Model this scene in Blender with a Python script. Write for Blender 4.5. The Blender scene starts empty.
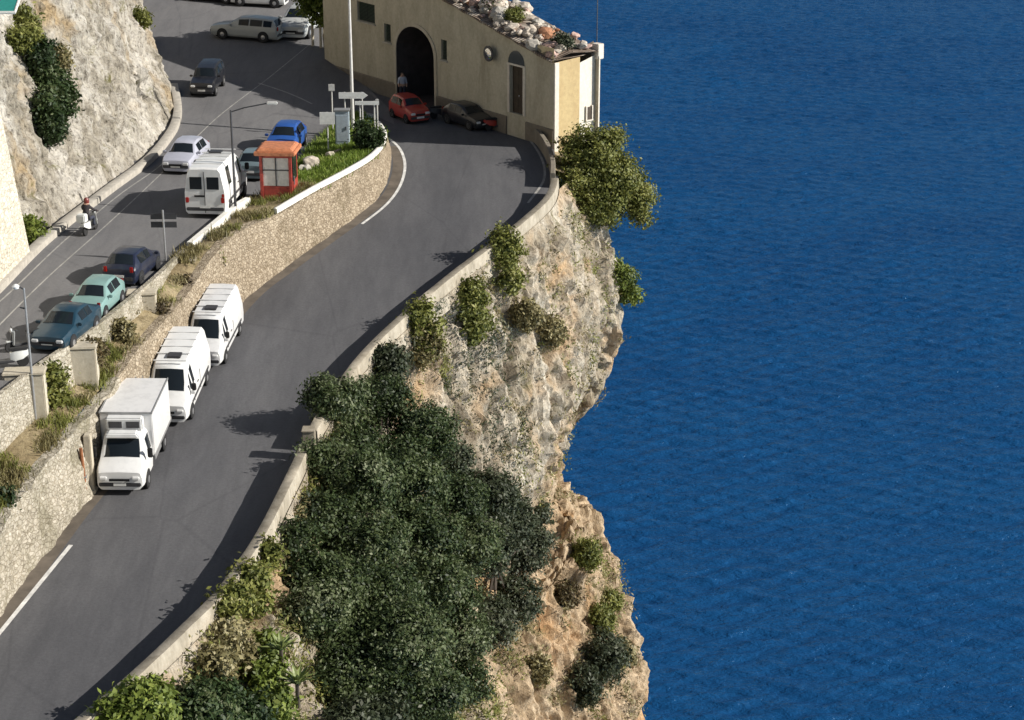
import bpy, bmesh, math, random
import numpy as np
from mathutils import Vector, Matrix, noise
from mathutils.geometry import delaunay_2d_cdt
random.seed(7)
rng = np.random.default_rng(7)
sc = bpy.context.scene
COL = sc.collection
R = math.radians
PI = math.pi

# ------------------------------------------------------------------ camera frame
F = 1896.0
PITCH = R(20)
CH = 30.5
CP, SP = math.cos(PITCH), math.sin(PITCH)

def ray(px, py):
    a = (px - 512) / F; b = -(py - 360) / F
    return Vector((a, CP + b * SP, -SP + b * CP))
def atz(px, py, z):
    d = ray(px, py); t = (z - CH) / d.z
    return Vector((d.x * t, d.y * t, z))
def atY(px, py, Y):
    d = ray(px, py); t = Y / d.y
    return Vector((d.x * t, Y, CH + d.z * t))
def sstep(a, b, x):
    t = min(1, max(0, (x - a) / (b - a)))
    return t * t * (3 - 2 * t)
def z_low(X, Y):
    d = 110 - Y
    r = (d + math.sqrt(d * d + 2)) / 2
    z = 4 - .108 * r
    if Y < 76:
        z = z + .05 * (76 - Y) * sstep(76, 66, Y)
    return z
def z_up(X, Y):
    z = 4 + .03 * max(0, -7.4 - X) + .008 * max(0, 110 - Y)
    z += .07 * max(0, Y - 112) * sstep(-8, -14, X)
    return z
def on(zf, px, py, dz=0.0):
    z = 4.0
    for _ in range(30):
        p = atz(px, py, z)
        z = .5 * z + .5 * (zf(p.x, p.y) + dz)
    return atz(px, py, z)
def low(px, py, dz=0.0): return on(z_low, px, py, dz)
def up(px, py, dz=0.0): return on(z_up, px, py, dz)

# ------------------------------------------------------------------ materials
def nodes(name):
    m = bpy.data.materials.new(name); m.use_nodes = True
    nt = m.node_tree
    return m, nt, nt.nodes["Principled BSDF"]
def noise_node(nt, scale, detail=4, rough=.55, vec=None, dist=0):
    n = nt.nodes.new("ShaderNodeTexNoise")
    n.inputs["Scale"].default_value = scale; n.inputs["Detail"].default_value = detail
    n.inputs["Roughness"].default_value = rough; n.inputs["Distortion"].default_value = dist
    if vec is not None: nt.links.new(vec, n.inputs["Vector"])
    return n
def ramp(nt, fac, stops):
    r = nt.nodes.new("ShaderNodeValToRGB")
    e = r.color_ramp.elements
    while len(e) < len(stops): e.new(.5)
    for k, (p, c) in enumerate(stops):
        e[k].position = p; e[k].color = (*c, 1) if len(c) == 3 else c
    nt.links.new(fac, r.inputs[0])
    return r
def mixc(nt, fac, a, b, mode='MIX'):
    m = nt.nodes.new("ShaderNodeMix"); m.data_type = 'RGBA'; m.blend_type = mode
    for s, v in ((0, fac), (6, a), (7, b)):
        if hasattr(v, 'is_linked') or hasattr(v, 'links'): nt.links.new(v, m.inputs[s])
        elif isinstance(v, (int, float)): m.inputs[s].default_value = v
        else: m.inputs[s].default_value = (*v, 1)
    return m.outputs[2]
def coords(nt, scale=(1, 1, 1), rot=(0, 0, 0), kind="Object"):
    tc = nt.nodes.new("ShaderNodeTexCoord")
    mp = nt.nodes.new("ShaderNodeMapping")
    mp.inputs["Scale"].default_value = scale; mp.inputs["Rotation"].default_value = rot
    nt.links.new(tc.outputs[kind], mp.inputs[0])
    return mp.outputs[0]
def bump(nt, bs, h, strength=.5, dist=.05, prev=None):
    b = nt.nodes.new("ShaderNodeBump")
    b.inputs["Strength"].default_value = strength; b.inputs["Distance"].default_value = dist
    nt.links.new(h, b.inputs["Height"])
    if prev is not None: nt.links.new(prev, b.inputs["Normal"])
    nt.links.new(b.outputs[0], bs.inputs["Normal"])
    return b.outputs[0]

def plain(name, col, rough=.5, metal=0, var=.12, scale=6):
    m, nt, bs = nodes(name)
    n = noise_node(nt, scale, 5, .6, coords(nt))
    lo = tuple(c * (1 - var) for c in col); hi = tuple(min(1, c * (1 + var)) for c in col)
    r = ramp(nt, n.outputs[0], [(.3, lo), (.7, hi)])
    nt.links.new(r.outputs[0], bs.inputs["Base Color"])
    bs.inputs["Roughness"].default_value = rough; bs.inputs["Metallic"].default_value = metal
    return m
def paint(name, col, dirt=.25, rough=.28):
    m, nt, bs = nodes(name)
    n = noise_node(nt, 2.2, 6, .65, coords(nt))
    r = ramp(nt, n.outputs[0], [(.45, col), (.8, tuple(c * (1 - dirt) + .12 * dirt for c in col))])
    nt.links.new(r.outputs[0], bs.inputs["Base Color"])
    r2 = ramp(nt, n.outputs[0], [(.3, (rough,) * 3), (.8, (rough + .25,) * 3)])
    nt.links.new(r2.outputs[0], bs.inputs["Roughness"])
    bs.inputs["Coat Weight"].default_value = .4; bs.inputs["Coat Roughness"].default_value = .12
    return m
def glass_dark(name, col=(.012, .016, .02)):
    m, nt, bs = nodes(name)
    bs.inputs["Base Color"].default_value = (*col, 1); bs.inputs["Roughness"].default_value = .07
    bs.inputs["Specular IOR Level"].default_value = .3
    return m

def mat_asphalt(name, c0, c1, stain=.5):
    m, nt, bs = nodes(name)
    v = coords(nt)
    n1 = noise_node(nt, .16, 5, .6, coords(nt, (1.6, .5, 1), (0, 0, R(-20))), .6)
    n2 = noise_node(nt, 9, 3, .7, v)
    n3 = noise_node(nt, .9, 5, .65, coords(nt, (2.2, .35, 1), (0, 0, R(-16))))
    r1 = ramp(nt, n1.outputs[0], [(.32, c0), (.68, c1)])
    r3 = ramp(nt, n3.outputs[0], [(.35, (.70, .70, .71)), (.62, (1.08, 1.07, 1.06))])
    c = mixc(nt, stain, r1.outputs[0], r3.outputs[0], 'MULTIPLY')
    r2 = ramp(nt, n2.outputs[0], [(.3, (.78, .78, .78)), (.7, (1.2, 1.2, 1.2))])
    c = mixc(nt, .6, c, r2.outputs[0], 'MULTIPLY')
    # tar sealed cracks and patches
    vo = nt.nodes.new("ShaderNodeTexVoronoi"); vo.feature = 'DISTANCE_TO_EDGE'; vo.inputs["Scale"].default_value = .13
    nt.links.new(coords(nt, (1.5, .6, 1), (0, 0, R(-16))), vo.inputs["Vector"])
    rk = ramp(nt, vo.outputs[0], [(.0, (.62, .62, .64)), (.012, (1, 1, 1))])
    c = mixc(nt, .35, c, rk.outputs[0], 'MULTIPLY')
    nt.links.new(c, bs.inputs["Base Color"])
    bs.inputs["Roughness"].default_value = .85
    bump(nt, bs, n2.outputs[0], .25, .02)
    return m

def mat_rock(name, cols, streak=(1, 1, .28), orange=None, green=None, dark=.35, bumpd=.25, speck=.6, low=None):
    m, nt, bs = nodes(name)
    v = coords(nt, streak)
    vo = coords(nt)
    n1 = noise_node(nt, .55, 9, .68, v, .8)
    n2 = noise_node(nt, 2.4, 8, .7, vo, .5)
    n3 = noise_node(nt, .16, 4, .6, vo, .5)
    r1 = ramp(nt, n1.outputs[0], [(.30, cols[0]), (.45, cols[1]), (.56, cols[2]), (.72, cols[3])])
    c = r1.outputs[0]
    if orange:
        g = ramp(nt, n3.outputs[0], [(orange[1], (0, 0, 0)), (orange[1] + .14, (1, 1, 1))])
        c = mixc(nt, g.outputs[0], c, orange[0])
    r2 = ramp(nt, n2.outputs[0], [(.34, (dark, dark * .93, dark * .85)), (.47, (1, 1, 1)), (.72, (1.3, 1.28, 1.22))])
    c = mixc(nt, .72, c, r2.outputs[0], 'MULTIPLY')
    n6 = noise_node(nt, 5.5, 6, .75, coords(nt, (1, 1, .55)), .3)
    r6 = ramp(nt, n6.outputs[0], [(.36, (.25, .235, .2)), (.46, (.97, .97, .97)), (.68, (1.2, 1.2, 1.18))])  # dark pits: shade of small crevices put into the rock colour
    c = mixc(nt, speck, c, r6.outputs[0], 'MULTIPLY')
    if low:                                                         # rust coloured lower beds
        sz = nt.nodes.new("ShaderNodeSeparateXYZ"); nt.links.new(vo, sz.inputs[0])
        ad = nt.nodes.new("ShaderNodeMath"); ad.operation = 'MULTIPLY_ADD'; ad.inputs[1].default_value = 9
        nt.links.new(n3.outputs[0], ad.inputs[0]); nt.links.new(sz.outputs[2], ad.inputs[2])
        mr = nt.nodes.new("ShaderNodeMapRange"); mr.inputs[1].default_value = low[1]; mr.inputs[2].default_value = low[1] - 3; mr.inputs[3].default_value = 0; mr.inputs[4].default_value = .75
        nt.links.new(ad.outputs[0], mr.inputs[0])
        c = mixc(nt, mr.outputs[0], c, mixc(nt, .5, c, mixc(nt, 1, c, tuple(min(1, q * 2.1) for q in low[0]), 'MULTIPLY')))
    if green:
        n4 = noise_node(nt, .5, 8, .75, vo, .3)
        g = ramp(nt, n4.outputs[0], [(green[1], (0, 0, 0)), (green[1] + .1, (1, 1, 1))])
        c = mixc(nt, g.outputs[0], c, green[0])
    nt.links.new(c, bs.inputs["Base Color"])
    bs.inputs["Roughness"].default_value = .95; bs.inputs["Specular IOR Level"].default_value = .15
    b = bump(nt, bs, n2.outputs[0], .9, bumpd)
    n5 = noise_node(nt, 7, 6, .7, v)
    bump(nt, bs, n5.outputs[0], .7, bumpd * .4, b)
    return m

def mat_stonewall(name, c0, c1, mortar, scale=2.2, squash=.8, stain=(.16, .13, .08), stain_at=.58):
    m, nt, bs = nodes(name)
    v0 = coords(nt, (1, 1, 1 / squash))
    nd = noise_node(nt, 1.6, 4, .7, v0)
    v = mixc(nt, .16, v0, nd.outputs[1])
    vo = nt.nodes.new("ShaderNodeTexVoronoi"); vo.inputs["Scale"].default_value = scale
    nt.links.new(v, vo.inputs["Vector"])
    ve = nt.nodes.new("ShaderNodeTexVoronoi"); ve.feature = 'DISTANCE_TO_EDGE'; ve.inputs["Scale"].default_value = scale
    nt.links.new(v, ve.inputs["Vector"])
    sx = nt.nodes.new("ShaderNodeSeparateColor"); nt.links.new(vo.outputs["Color"], sx.inputs[0])
    r = ramp(nt, sx.outputs[0], [(.0, c0), (.5, tuple((a + b) / 2 for a, b in zip(c0, c1))), (1, c1)])
    e = ramp(nt, ve.outputs[0], [(.0, mortar), (.12, (1, 1, 1))])
    c = mixc(nt, 1, r.outputs[0], e.outputs[0], 'MULTIPLY')
    n = noise_node(nt, .6, 8, .7, coords(nt, (1, 1, .45)), .4)
    g = ramp(nt, n.outputs[0], [(stain_at, (0, 0, 0)), (stain_at + .16, (.8, .8, .8))])
    c = mixc(nt, g.outputs[0], c, stain)
    n2 = noise_node(nt, 6, 5, .7, coords(nt))
    r2 = ramp(nt, n2.outputs[0], [(.36, (.42, .40, .37)), (.48, (1, 1, 1)), (.7, (1.25, 1.25, 1.22))])
    c = mixc(nt, .6, c, r2.outputs[0], 'MULTIPLY')
    nt.links.new(c, bs.inputs["Base Color"])
    bs.inputs["Roughness"].default_value = .92; bs.inputs["Specular IOR Level"].default_value = .2
    b = bump(nt, bs, e.outputs[0], .8, .07)
    bump(nt, bs, n2.outputs[0], .6, .05, b)
    return m

def mat_plaster(name, col, stain=(.2, .17, .13), amt=.55, scale=.5):
    m, nt, bs = nodes(name)
    n = noise_node(nt, scale, 9, .7, coords(nt, (1, 1, .35)), .5)
    g = ramp(nt, n.outputs[0], [(.42, (0, 0, 0)), (.72, (amt, amt, amt))])
    c = mixc(nt, g.outputs[0], col, stain)
    n2 = noise_node(nt, 5, 6, .7, coords(nt))
    r2 = ramp(nt, n2.outputs[0], [(.3, (.8, .79, .77)), (.7, (1.12, 1.12, 1.1))])
    c = mixc(nt, .7, c, r2.outputs[0], 'MULTIPLY')
    nt.links.new(c, bs.inputs["Base Color"])
    bs.inputs["Roughness"].default_value = .9; bs.inputs["Specular IOR Level"].default_value = .2
    bump(nt, bs, n2.outputs[0], .5, .03)
    return m

def mat_leaf(name, stops, trans=.25, rough=.55):
    m, nt, bs = nodes(name)
    at = nt.nodes.new("ShaderNodeAttribute"); at.attribute_name = "tint"
    r = ramp(nt, at.outputs["Fac"], stops)
    nt.links.new(r.outputs[0], bs.inputs["Base Color"])
    bs.inputs["Roughness"].default_value = rough; bs.inputs["Specular IOR Level"].default_value = .35
    tr = nt.nodes.new("ShaderNodeBsdfTranslucent")
    nt.links.new(r.outputs[0], tr.inputs[0])
    mx = nt.nodes.new("ShaderNodeMixShader"); mx.inputs[0].default_value = trans
    out = nt.nodes["Material Output"]
    nt.links.new(bs.outputs[0], mx.inputs[1]); nt.links.new(tr.outputs[0], mx.inputs[2])
    nt.links.new(mx.outputs[0], out.inputs[0])
    return m

def mat_sea():
    m, nt, bs = nodes("sea_water")
    nt.nodes.remove(bs)
    n3 = noise_node(nt, .02, 4, .6, coords(nt, (1, 1.6, 1)), .4)
    r = ramp(nt, n3.outputs[0], [(.3, (.0060, .050, .148)), (.7, (.0080, .066, .180))])
    df = nt.nodes.new("ShaderNodeBsdfDiffuse"); nt.links.new(r.outputs[0], df.inputs[0])
    gl = nt.nodes.new("ShaderNodeBsdfGlossy"); gl.inputs["Roughness"].default_value = .24; gl.inputs[0].default_value = (.50, .74, 1, 1)
    fr = nt.nodes.new("ShaderNodeFresnel"); fr.inputs[0].default_value = 1.33
    n0 = noise_node(nt, .30, 4, .6, coords(nt, (.42, 1.25, 1), (0, 0, R(8))), .5)
    n1 = noise_node(nt, .75, 4, .6, coords(nt, (.45, 1.25, 1), (0, 0, R(-9))), .4)
    n2 = noise_node(nt, 1.9, 3, .6, coords(nt, (.6, 1.2, 1), (0, 0, R(15))), .4)
    prev = None
    for n, d in ((n0, .25), (n1, .35), (n2, .22)):
        b = nt.nodes.new("ShaderNodeBump"); b.inputs["Strength"].default_value = 1; b.inputs["Distance"].default_value = d
        nt.links.new(n.outputs[0], b.inputs["Height"])
        if prev: nt.links.new(prev, b.inputs["Normal"])
        prev = b.outputs[0]
    for q in (df, gl, fr): nt.links.new(prev, q.inputs["Normal"])
    mu = nt.nodes.new("ShaderNodeMath"); mu.operation = 'MULTIPLY'; mu.inputs[1].default_value = .8
    nt.links.new(fr.outputs[0], mu.inputs[0])
    mx = nt.nodes.new("ShaderNodeMixShader")
    nt.links.new(mu.outputs[0], mx.inputs[0]); nt.links.new(df.outputs[0], mx.inputs[1]); nt.links.new(gl.outputs[0], mx.inputs[2])
    nt.links.new(mx.outputs[0], nt.nodes["Material Output"].inputs[0])
    return m

M = {}
M['asphalt'] = mat_asphalt("asphalt_grey", (.076, .076, .082), (.108, .107, .112))
M['asphalt_up'] = mat_asphalt("asphalt_pale", (.118, .116, .120), (.158, .155, .157), .45)
M['rock'] = mat_rock("cliff_rock", [(.18, .145, .105), (.36, .305, .23), (.48, .42, .335), (.60, .55, .46)],
                     orange=((.46, .30, .16), .55), green=((.13, .12, .05), .57), low=((.50, .32, .15), -5.5))
M['rock_up'] = mat_rock("roadside_rock", [(.14, .125, .095), (.33, .30, .25), (.46, .43, .38), (.60, .57, .52)],
                        streak=(1, 1, .2), speck=.9, green=((.14, .13, .045), .57), orange=((.36, .27, .16), .55))
M['stone'] = mat_stonewall("rubble_stone", (.26, .21, .15), (.41, .345, .26), (.60, .56, .5), 6, .72, (.15, .12, .075), .53)
M['stone_rough'] = mat_stonewall("rough_stone", (.31, .28, .22), (.46, .42, .35), (.7, .66, .6), 5.5, .66, (.15, .135, .085), .50)
M['parapet'] = mat_plaster("parapet_plaster", (.40, .355, .285), (.17, .145, .105), .85, 1.3)
M['plaster'] = mat_plaster("cream_plaster", (.52, .475, .37), (.28, .245, .175), .8, .45)
M['plaster_block'] = mat_plaster("pale_plaster", (.52, .47, .38), (.26, .22, .15), .65, .7)
M['ochre'] = mat_plaster("ochre_plaster", (.50, .38, .20), (.36, .24, .12), .6, .8)
M['white_plaster'] = mat_plaster("white_plaster", (.68, .63, .55), (.48, .40, .32), .5, .6)
M['blockwall'] = mat_stonewall("pale_block_wall", (.50, .46, .38), (.66, .61, .52), (.75, .72, .66), 3.2, .5, (.34, .28, .2), .62)
M['white_paint'] = plain("road_white", (.62, .61, .58), .8, 0, .28, 3)
M['faded_paint'] = plain("road_faded", (.30, .29, .27), .85, 0, .3, 2)
M['rail_white'] = plain("rail_white", (.74, .72, .66), .6, 0, .15, 3)
M['concrete'] = plain("concrete_pale", (.40, .37, .32), .9, 0, .2, 3)
M['earth'] = mat_rock("dry_earth", [(.15, .11, .06), (.24, .19, .11), (.32, .26, .16), (.40, .33, .22)], streak=(1, 1, 1),
                      green=((.12, .12, .04), .55), dark=.5, bumpd=.12)
M['lawn'] = mat_rock("grassy_soil", [(.06, .09, .02), (.10, .14, .03), (.15, .19, .05), (.22, .22, .09)], streak=(1, 1, 1), dark=.6, bumpd=.1)
M['black'] = plain("black_rubber", (.018, .018, .019), .8, 0, .2)
M['under'] = plain("underbody", (.012, .012, .013), .9)
M['rim'] = plain("rim_metal", (.42, .42, .43), .35, .7)
M['dkmetal'] = plain("dark_metal", (.07, .07, .075), .5, .4)
M['metal'] = plain("grey_metal", (.36, .36, .36), .45, .5)
M['palemetal'] = plain("pale_metal", (.60, .59, .56), .5, .1)
M['glass'] = glass_dark("car_glass")
M['glass2'] = glass_dark("pane_glass", (.05, .06, .065))
M['lamp'] = plain("lamp_glass", (.75, .75, .74), .15, 0, .05)
M['tail'] = plain("tail_red", (.35, .02, .015), .25)
M['plate'] = plain("plate_white", (.75, .75, .72), .4)
M['wood'] = plain("dark_wood", (.05, .035, .022), .7, 0, .3)
M['green_wood'] = plain("green_shutter", (.055, .075, .05), .6, 0, .25)
M['bark'] = plain("bark", (.055, .042, .03), .9, 0, .35, 4)
M['palebark'] = plain("pale_bark", (.42, .38, .30), .85, 0, .3, 4)
M['red'] = paint("red_paint", (.42, .035, .022), .3)
M['booth_red'] = plain("booth_red", (.36, .055, .04), .5, 0, .3)
M['booth_roof'] = plain("booth_orange", (.50, .19, .09), .55, 0, .3)
M['notice'] = plain("notice_white", (.66, .62, .56), .6)
M['skin'] = plain("skin", (.45, .27, .19), .6)
M['roofstone'] = plain("pale_stone", (.46, .40, .33), .9, 0, .45, 2.5)
M['terracotta'] = plain("terracotta", (.36, .17, .09), .85, 0, .3, 3)
M['teal'] = plain("teal_sheet", (.03, .24, .20), .5, 0, .15)
M['leaf_dark'] = mat_leaf("leaf_dark", [(0, (.016, .027, .009)), (.4, (.046, .070, .021)), (.7, (.092, .118, .042)), (1, (.19, .21, .12))])
M['leaf_grey'] = mat_leaf("leaf_greygreen", [(0, (.030, .040, .020)), (.5, (.055, .068, .033)), (.8, (.095, .105, .06)), (1, (.15, .15, .11))])
M['leaf_olive'] = mat_leaf("leaf_olive", [(0, (.085, .10, .02)), (.5, (.165, .175, .04)), (.8, (.24, .245, .06)), (1, (.33, .31, .12))])
M['leaf_lime'] = mat_leaf("leaf_lime", [(0, (.07, .095, .016)), (.5, (.135, .175, .03)), (.8, (.20, .245, .045)), (1, (.30, .32, .09))])
M['leaf_dry'] = mat_leaf("leaf_dry", [(0, (.10, .085, .035)), (.5, (.20, .17, .075)), (.8, (.30, .26, .12)), (1, (.40, .35, .20))])
M['leaf_rust'] = mat_leaf("leaf_rust", [(0, (.05, .035, .02)), (.5, (.10, .075, .035)), (.8, (.14, .12, .05)), (1, (.22, .16, .08))])
M['leaf_ivy'] = mat_leaf("leaf_ivy", [(0, (.018, .034, .010)), (.5, (.036, .062, .018)), (.8, (.06, .09, .028)), (1, (.10, .12, .05))])
M['flower'] = mat_leaf("petal", [(0, (.10, .12, .04)), (.45, (.14, .14, .06)), (.5, (.55, .04, .05)), (1, (.7, .12, .10))])
M['whiteflower'] = mat_leaf("pale_blossom", [(0, (.06, .09, .03)), (.35, (.12, .13, .06)), (.45, (.62, .5, .46)), (1, (.78, .74, .68))])

# ------------------------------------------------------------------ mesh builder
class MB:
    def __init__(s): s.v = []; s.f = []; s.m = []; s.mi = 0
    def add(s, vs, fs):
        o = len(s.v); s.v += [tuple(x) for x in vs]
        for f in fs: s.f.append([i + o for i in f]); s.m.append(s.mi)
    def box(s, c, d, rz=0, taper=1.0):
        x, y, z = d[0] / 2, d[1] / 2, d[2] / 2
        q = []
        for sz in (-1, 1):
            t = taper if sz > 0 else 1
            for sx, sy in ((-1, -1), (1, -1), (1, 1), (-1, 1)):
                a, b = sx * x * t, sy * y * t
                q.append((c[0] + a * math.cos(rz) - b * math.sin(rz), c[1] + a * math.sin(rz) + b * math.cos(rz), c[2] + sz * z))
        s.add(q, [(3, 2, 1, 0), (4, 5, 6, 7), (0, 1, 5, 4), (1, 2, 6, 5), (2, 3, 7, 6), (3, 0, 4, 7)])
    def tube(s, pts, rad, n=8, caps=True):
        pts = [Vector(p) for p in pts]
        rad = rad if isinstance(rad, (list, tuple)) else [rad] * len(pts)
        rings = []
        for i, p in enumerate(pts):
            t = (pts[min(i + 1, len(pts) - 1)] - pts[max(i - 1, 0)]).normalized()
            ref = Vector((0, 0, 1)) if abs(t.z) < .9 else Vector((1, 0, 0))
            a = t.cross(ref).normalized(); b = t.cross(a)
            rings.append([p + (a * math.cos(k * 2 * PI / n) + b * math.sin(k * 2 * PI / n)) * rad[i] for k in range(n)])
        fs = []
        for i in range(len(pts) - 1):
            for k in range(n):
                fs.append((i * n + k, i * n + (k + 1) % n, (i + 1) * n + (k + 1) % n, (i + 1) * n + k))
        if caps:
            fs.append(tuple(range(n))[::-1]); fs.append(tuple((len(pts) - 1) * n + k for k in range(n)))
        s.add([v for r in rings for v in r], fs)
    def lathe(s, c, prof, axis='Z', n=16):
        vs = []
        for r, h in prof:
            for k in range(n):
                a = k * 2 * PI / n; x, y = r * math.cos(a), r * math.sin(a)
                p = {'Z': (x, y, h), 'Y': (x, h, y), 'X': (h, x, y)}[axis]
                vs.append((c[0] + p[0], c[1] + p[1], c[2] + p[2]))
        fs = []
        for i in range(len(prof) - 1):
            for k in range(n):
                fs.append((i * n + k, i * n + (k + 1) % n, (i + 1) * n + (k + 1) % n, (i + 1) * n + k))
        fs.append(tuple(range(n))[::-1]); fs.append(tuple((len(prof) - 1) * n + k for k in range(n)))
        s.add(vs, fs)
    def quad(s, a, b, c, d): s.add([a, b, c, d], [(0, 1, 2, 3)])
    def prism(s, poly, z0, z1):
        n = len(poly)
        vs = [(p[0], p[1], z0) for p in poly] + [(p[0], p[1], z1) for p in poly]
        s.add(vs, [tuple(range(n))[::-1], tuple(range(n, 2 * n))] + [(i, (i + 1) % n, n + (i + 1) % n, n + i) for i in range(n)])
    def strip(s, *lines):
        n = len(lines[0]); vs = [p for l in lines for p in l]; fs = []
        for j in range(len(lines) - 1):
            for i in range(n - 1):
                fs.append((j * n + i, j * n + i + 1, (j + 1) * n + i + 1, (j + 1) * n + i))
        s.add(vs, fs)
    def build(s, name, mat, parent=None, loc=None, smooth=False, bev=0, recalc=True):
        me = bpy.data.meshes.new(name)
        me.from_pydata(s.v, [], s.f)
        mats = mat if isinstance(mat, (list, tuple)) else [mat]
        for m in mats: me.materials.append(m)
        if len(mats) > 1: me.polygons.foreach_set("material_index", s.m)
        if recalc or bev:
            bm = bmesh.new(); bm.from_mesh(me)
            bmesh.ops.recalc_face_normals(bm, faces=bm.faces)
            if bev:
                es = [e for e in bm.edges if len(e.link_faces) == 2 and e.calc_face_angle(0) > .6]
                bmesh.ops.bevel(bm, geom=es, offset=bev, segments=2, affect='EDGES', clamp_overlap=True)
            bm.to_mesh(me); bm.free()
        if smooth:
            me.shade_smooth()
            me.set_sharp_from_angle(angle=R(smooth if smooth is not True else 40))
        o = bpy.data.objects.new(name, me); COL.objects.link(o)
        if parent: o.parent = parent
        if loc is not None: o.location = loc
        return o

def tag(o, label, cat, group=None):
    o['label'] = label; o['category'] = cat
    if group: o['group'] = group
    return o
def kind(o, k): o['kind'] = k; return o
def thing(name, label, cat, loc=(0, 0, 0), rz=0, group=None, scale=1):
    o = bpy.data.objects.new(name, None); COL.objects.link(o)
    o.empty_display_size = .3
    o.location = loc; o.rotation_euler = (0, 0, rz); o.scale = (scale,) * 3
    return tag(o, label, cat, group)

def resample(pts, n):
    pts = [Vector(p) for p in pts]
    # Catmull-Rom then equal arc length
    dense = []
    for i in range(len(pts) - 1):
        p0 = pts[max(i - 1, 0)]; p1 = pts[i]; p2 = pts[i + 1]; p3 = pts[min(i + 2, len(pts) - 1)]
        for k in range(24):
            t = k / 24
            dense.append(.5 * ((2 * p1) + (p2 - p0) * t + (2 * p0 - 5 * p1 + 4 * p2 - p3) * t * t + (3 * p1 - p0 - 3 * p2 + p3) * t ** 3))
    dense.append(pts[-1])
    L = [0]
    for a, b in zip(dense, dense[1:]): L.append(L[-1] + (b - a).length)
    out = []; j = 0
    for i in range(n):
        s = L[-1] * i / (n - 1)
        while j < len(L) - 2 and L[j + 1] < s: j += 1
        w = (s - L[j]) / max(1e-9, L[j + 1] - L[j])
        out.append(dense[j].lerp(dense[j + 1], w))
    return out
def normals2d(pts, side=1):
    out = []
    for i in range(len(pts)):
        t = pts[min(i + 1, len(pts) - 1)] - pts[max(i - 1, 0)]
        n = Vector((t.y, -t.x, 0)) * side
        out.append(n.normalized())
    return out
def inside(poly, x, y):
    c = False; n = len(poly); j = n - 1
    for i in range(n):
        xi, yi = poly[i][0], poly[i][1]; xj, yj = poly[j][0], poly[j][1]
        if (yi > y) != (yj > y) and x < (xj - xi) * (y - yi) / (yj - yi) + xi: c = not c
        j = i
    return c
def sheet(name, poly, zf, mat, step=1.0, dz=0.0):
    """polygon filled with a triangulated grid whose height follows zf"""
    vs = [Vector((p[0], p[1])) for p in poly]; n = len(vs)
    ed = [(i, (i + 1) % n) for i in range(n)]
    xs = [p.x for p in vs]; ys = [p.y for p in vs]
    y = min(ys) + step / 2
    while y < max(ys):
        x = min(xs) + step / 2
        while x < max(xs):
            if inside(poly, x, y): vs.append(Vector((x, y)))
            x += step
        y += step
    ov, oe, of, *_ = delaunay_2d_cdt(vs, ed, [], 0, 1e-4)
    b = MB()
    fs = []
    for f in of:
        cx = sum(ov[i].x for i in f) / len(f); cy = sum(ov[i].y for i in f) / len(f)
        if inside(poly, cx, cy): fs.append(tuple(f))
    b.add([(p.x, p.y, zf(p.x, p.y) + dz) for p in ov], fs)
    o = b.build(name, mat, recalc=False, smooth=60)
    me = o.data
    if sum(p.normal.z for p in me.polygons) < 0: me.flip_normals()
    return o
def ribbon(name, pts, w, zf, mat, dz, parent=None, n=40):
    p = resample(pts, n); nn = normals2d(p)
    b = MB()
    l = [Vector((q.x + k.x * w / 2, q.y + k.y * w / 2, 0)) for q, k in zip(p, nn)]
    r = [Vector((q.x - k.x * w / 2, q.y - k.y * w / 2, 0)) for q, k in zip(p, nn)]
    for q in l + r: q.z = zf(q.x, q.y) + dz
    b.strip(l, r)
    o = b.build(name, mat, parent)
    return o

# ------------------------------------------------------------------ foliage
def leaf_arrays(blobs, nclump, per, size, sig, asp=.5, squash=.8, flat=.0, fill=.25, seed=1):
    g = np.random.default_rng(seed)
    B = np.array(blobs, float)
    vol = (B[:, 3] * B[:, 4] * B[:, 5]) ** (2 / 3)
    idx = g.choice(len(B), nclump, p=vol / vol.sum())
    d = g.normal(size=(nclump, 3)); d /= np.linalg.norm(d, axis=1)[:, None]
    rad = np.where(g.random(nclump) < fill, g.random(nclump) ** .5 * .8, .72 + .42 * g.random(nclump))
    cc = B[idx, :3] + d * B[idx, 3:6] * rad[:, None]
    ct = g.normal(.45, .19, nclump) + g.normal(0, .13, len(B))[idx]
    k = np.repeat(np.arange(nclump), per); n = len(k)
    pos = cc[k] + g.normal(size=(n, 3)) * sig * np.array([1, 1, squash])
    nrm = d[k] * 1.1 + g.normal(size=(n, 3)) * .85 + np.array([0, 0, .3])
    nrm /= np.linalg.norm(nrm, axis=1)[:, None]
    t = g.normal(size=(n, 3)); t -= (t * nrm).sum(1)[:, None] * nrm; t /= np.linalg.norm(t, axis=1)[:, None]
    w = np.cross(nrm, t)
    s = size * (.55 + .9 * g.random(n))[:, None]
    tint = np.clip(ct[k] + g.normal(0, .16, n), 0, 1)
    v = np.stack([pos - t * s, pos + w * s * asp + nrm * s * .12, pos + t * s, pos - w * s * asp + nrm * s * .12], 1).reshape(-1, 3)
    return v, tint
def leaf_mesh(name, v, tint, mat, parent=None):
    n = len(tint)
    me = bpy.data.meshes.new(name)
    me.vertices.add(4 * n); me.loops.add(4 * n); me.polygons.add(n)
    me.vertices.foreach_set("co", v.astype(np.float32).ravel())
    me.loops.foreach_set("vertex_index", np.arange(4 * n, dtype=np.int32))
    me.polygons.foreach_set("loop_start", np.arange(0, 4 * n, 4, dtype=np.int32))
    me.update(calc_edges=True)
    a = me.attributes.new("tint", 'FLOAT', 'FACE'); a.data.foreach_set("value", tint.astype(np.float32))
    me.materials.append(mat)
    o = bpy.data.objects.new(name, me); COL.objects.link(o)
    if parent: o.parent = parent
    return o
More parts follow.
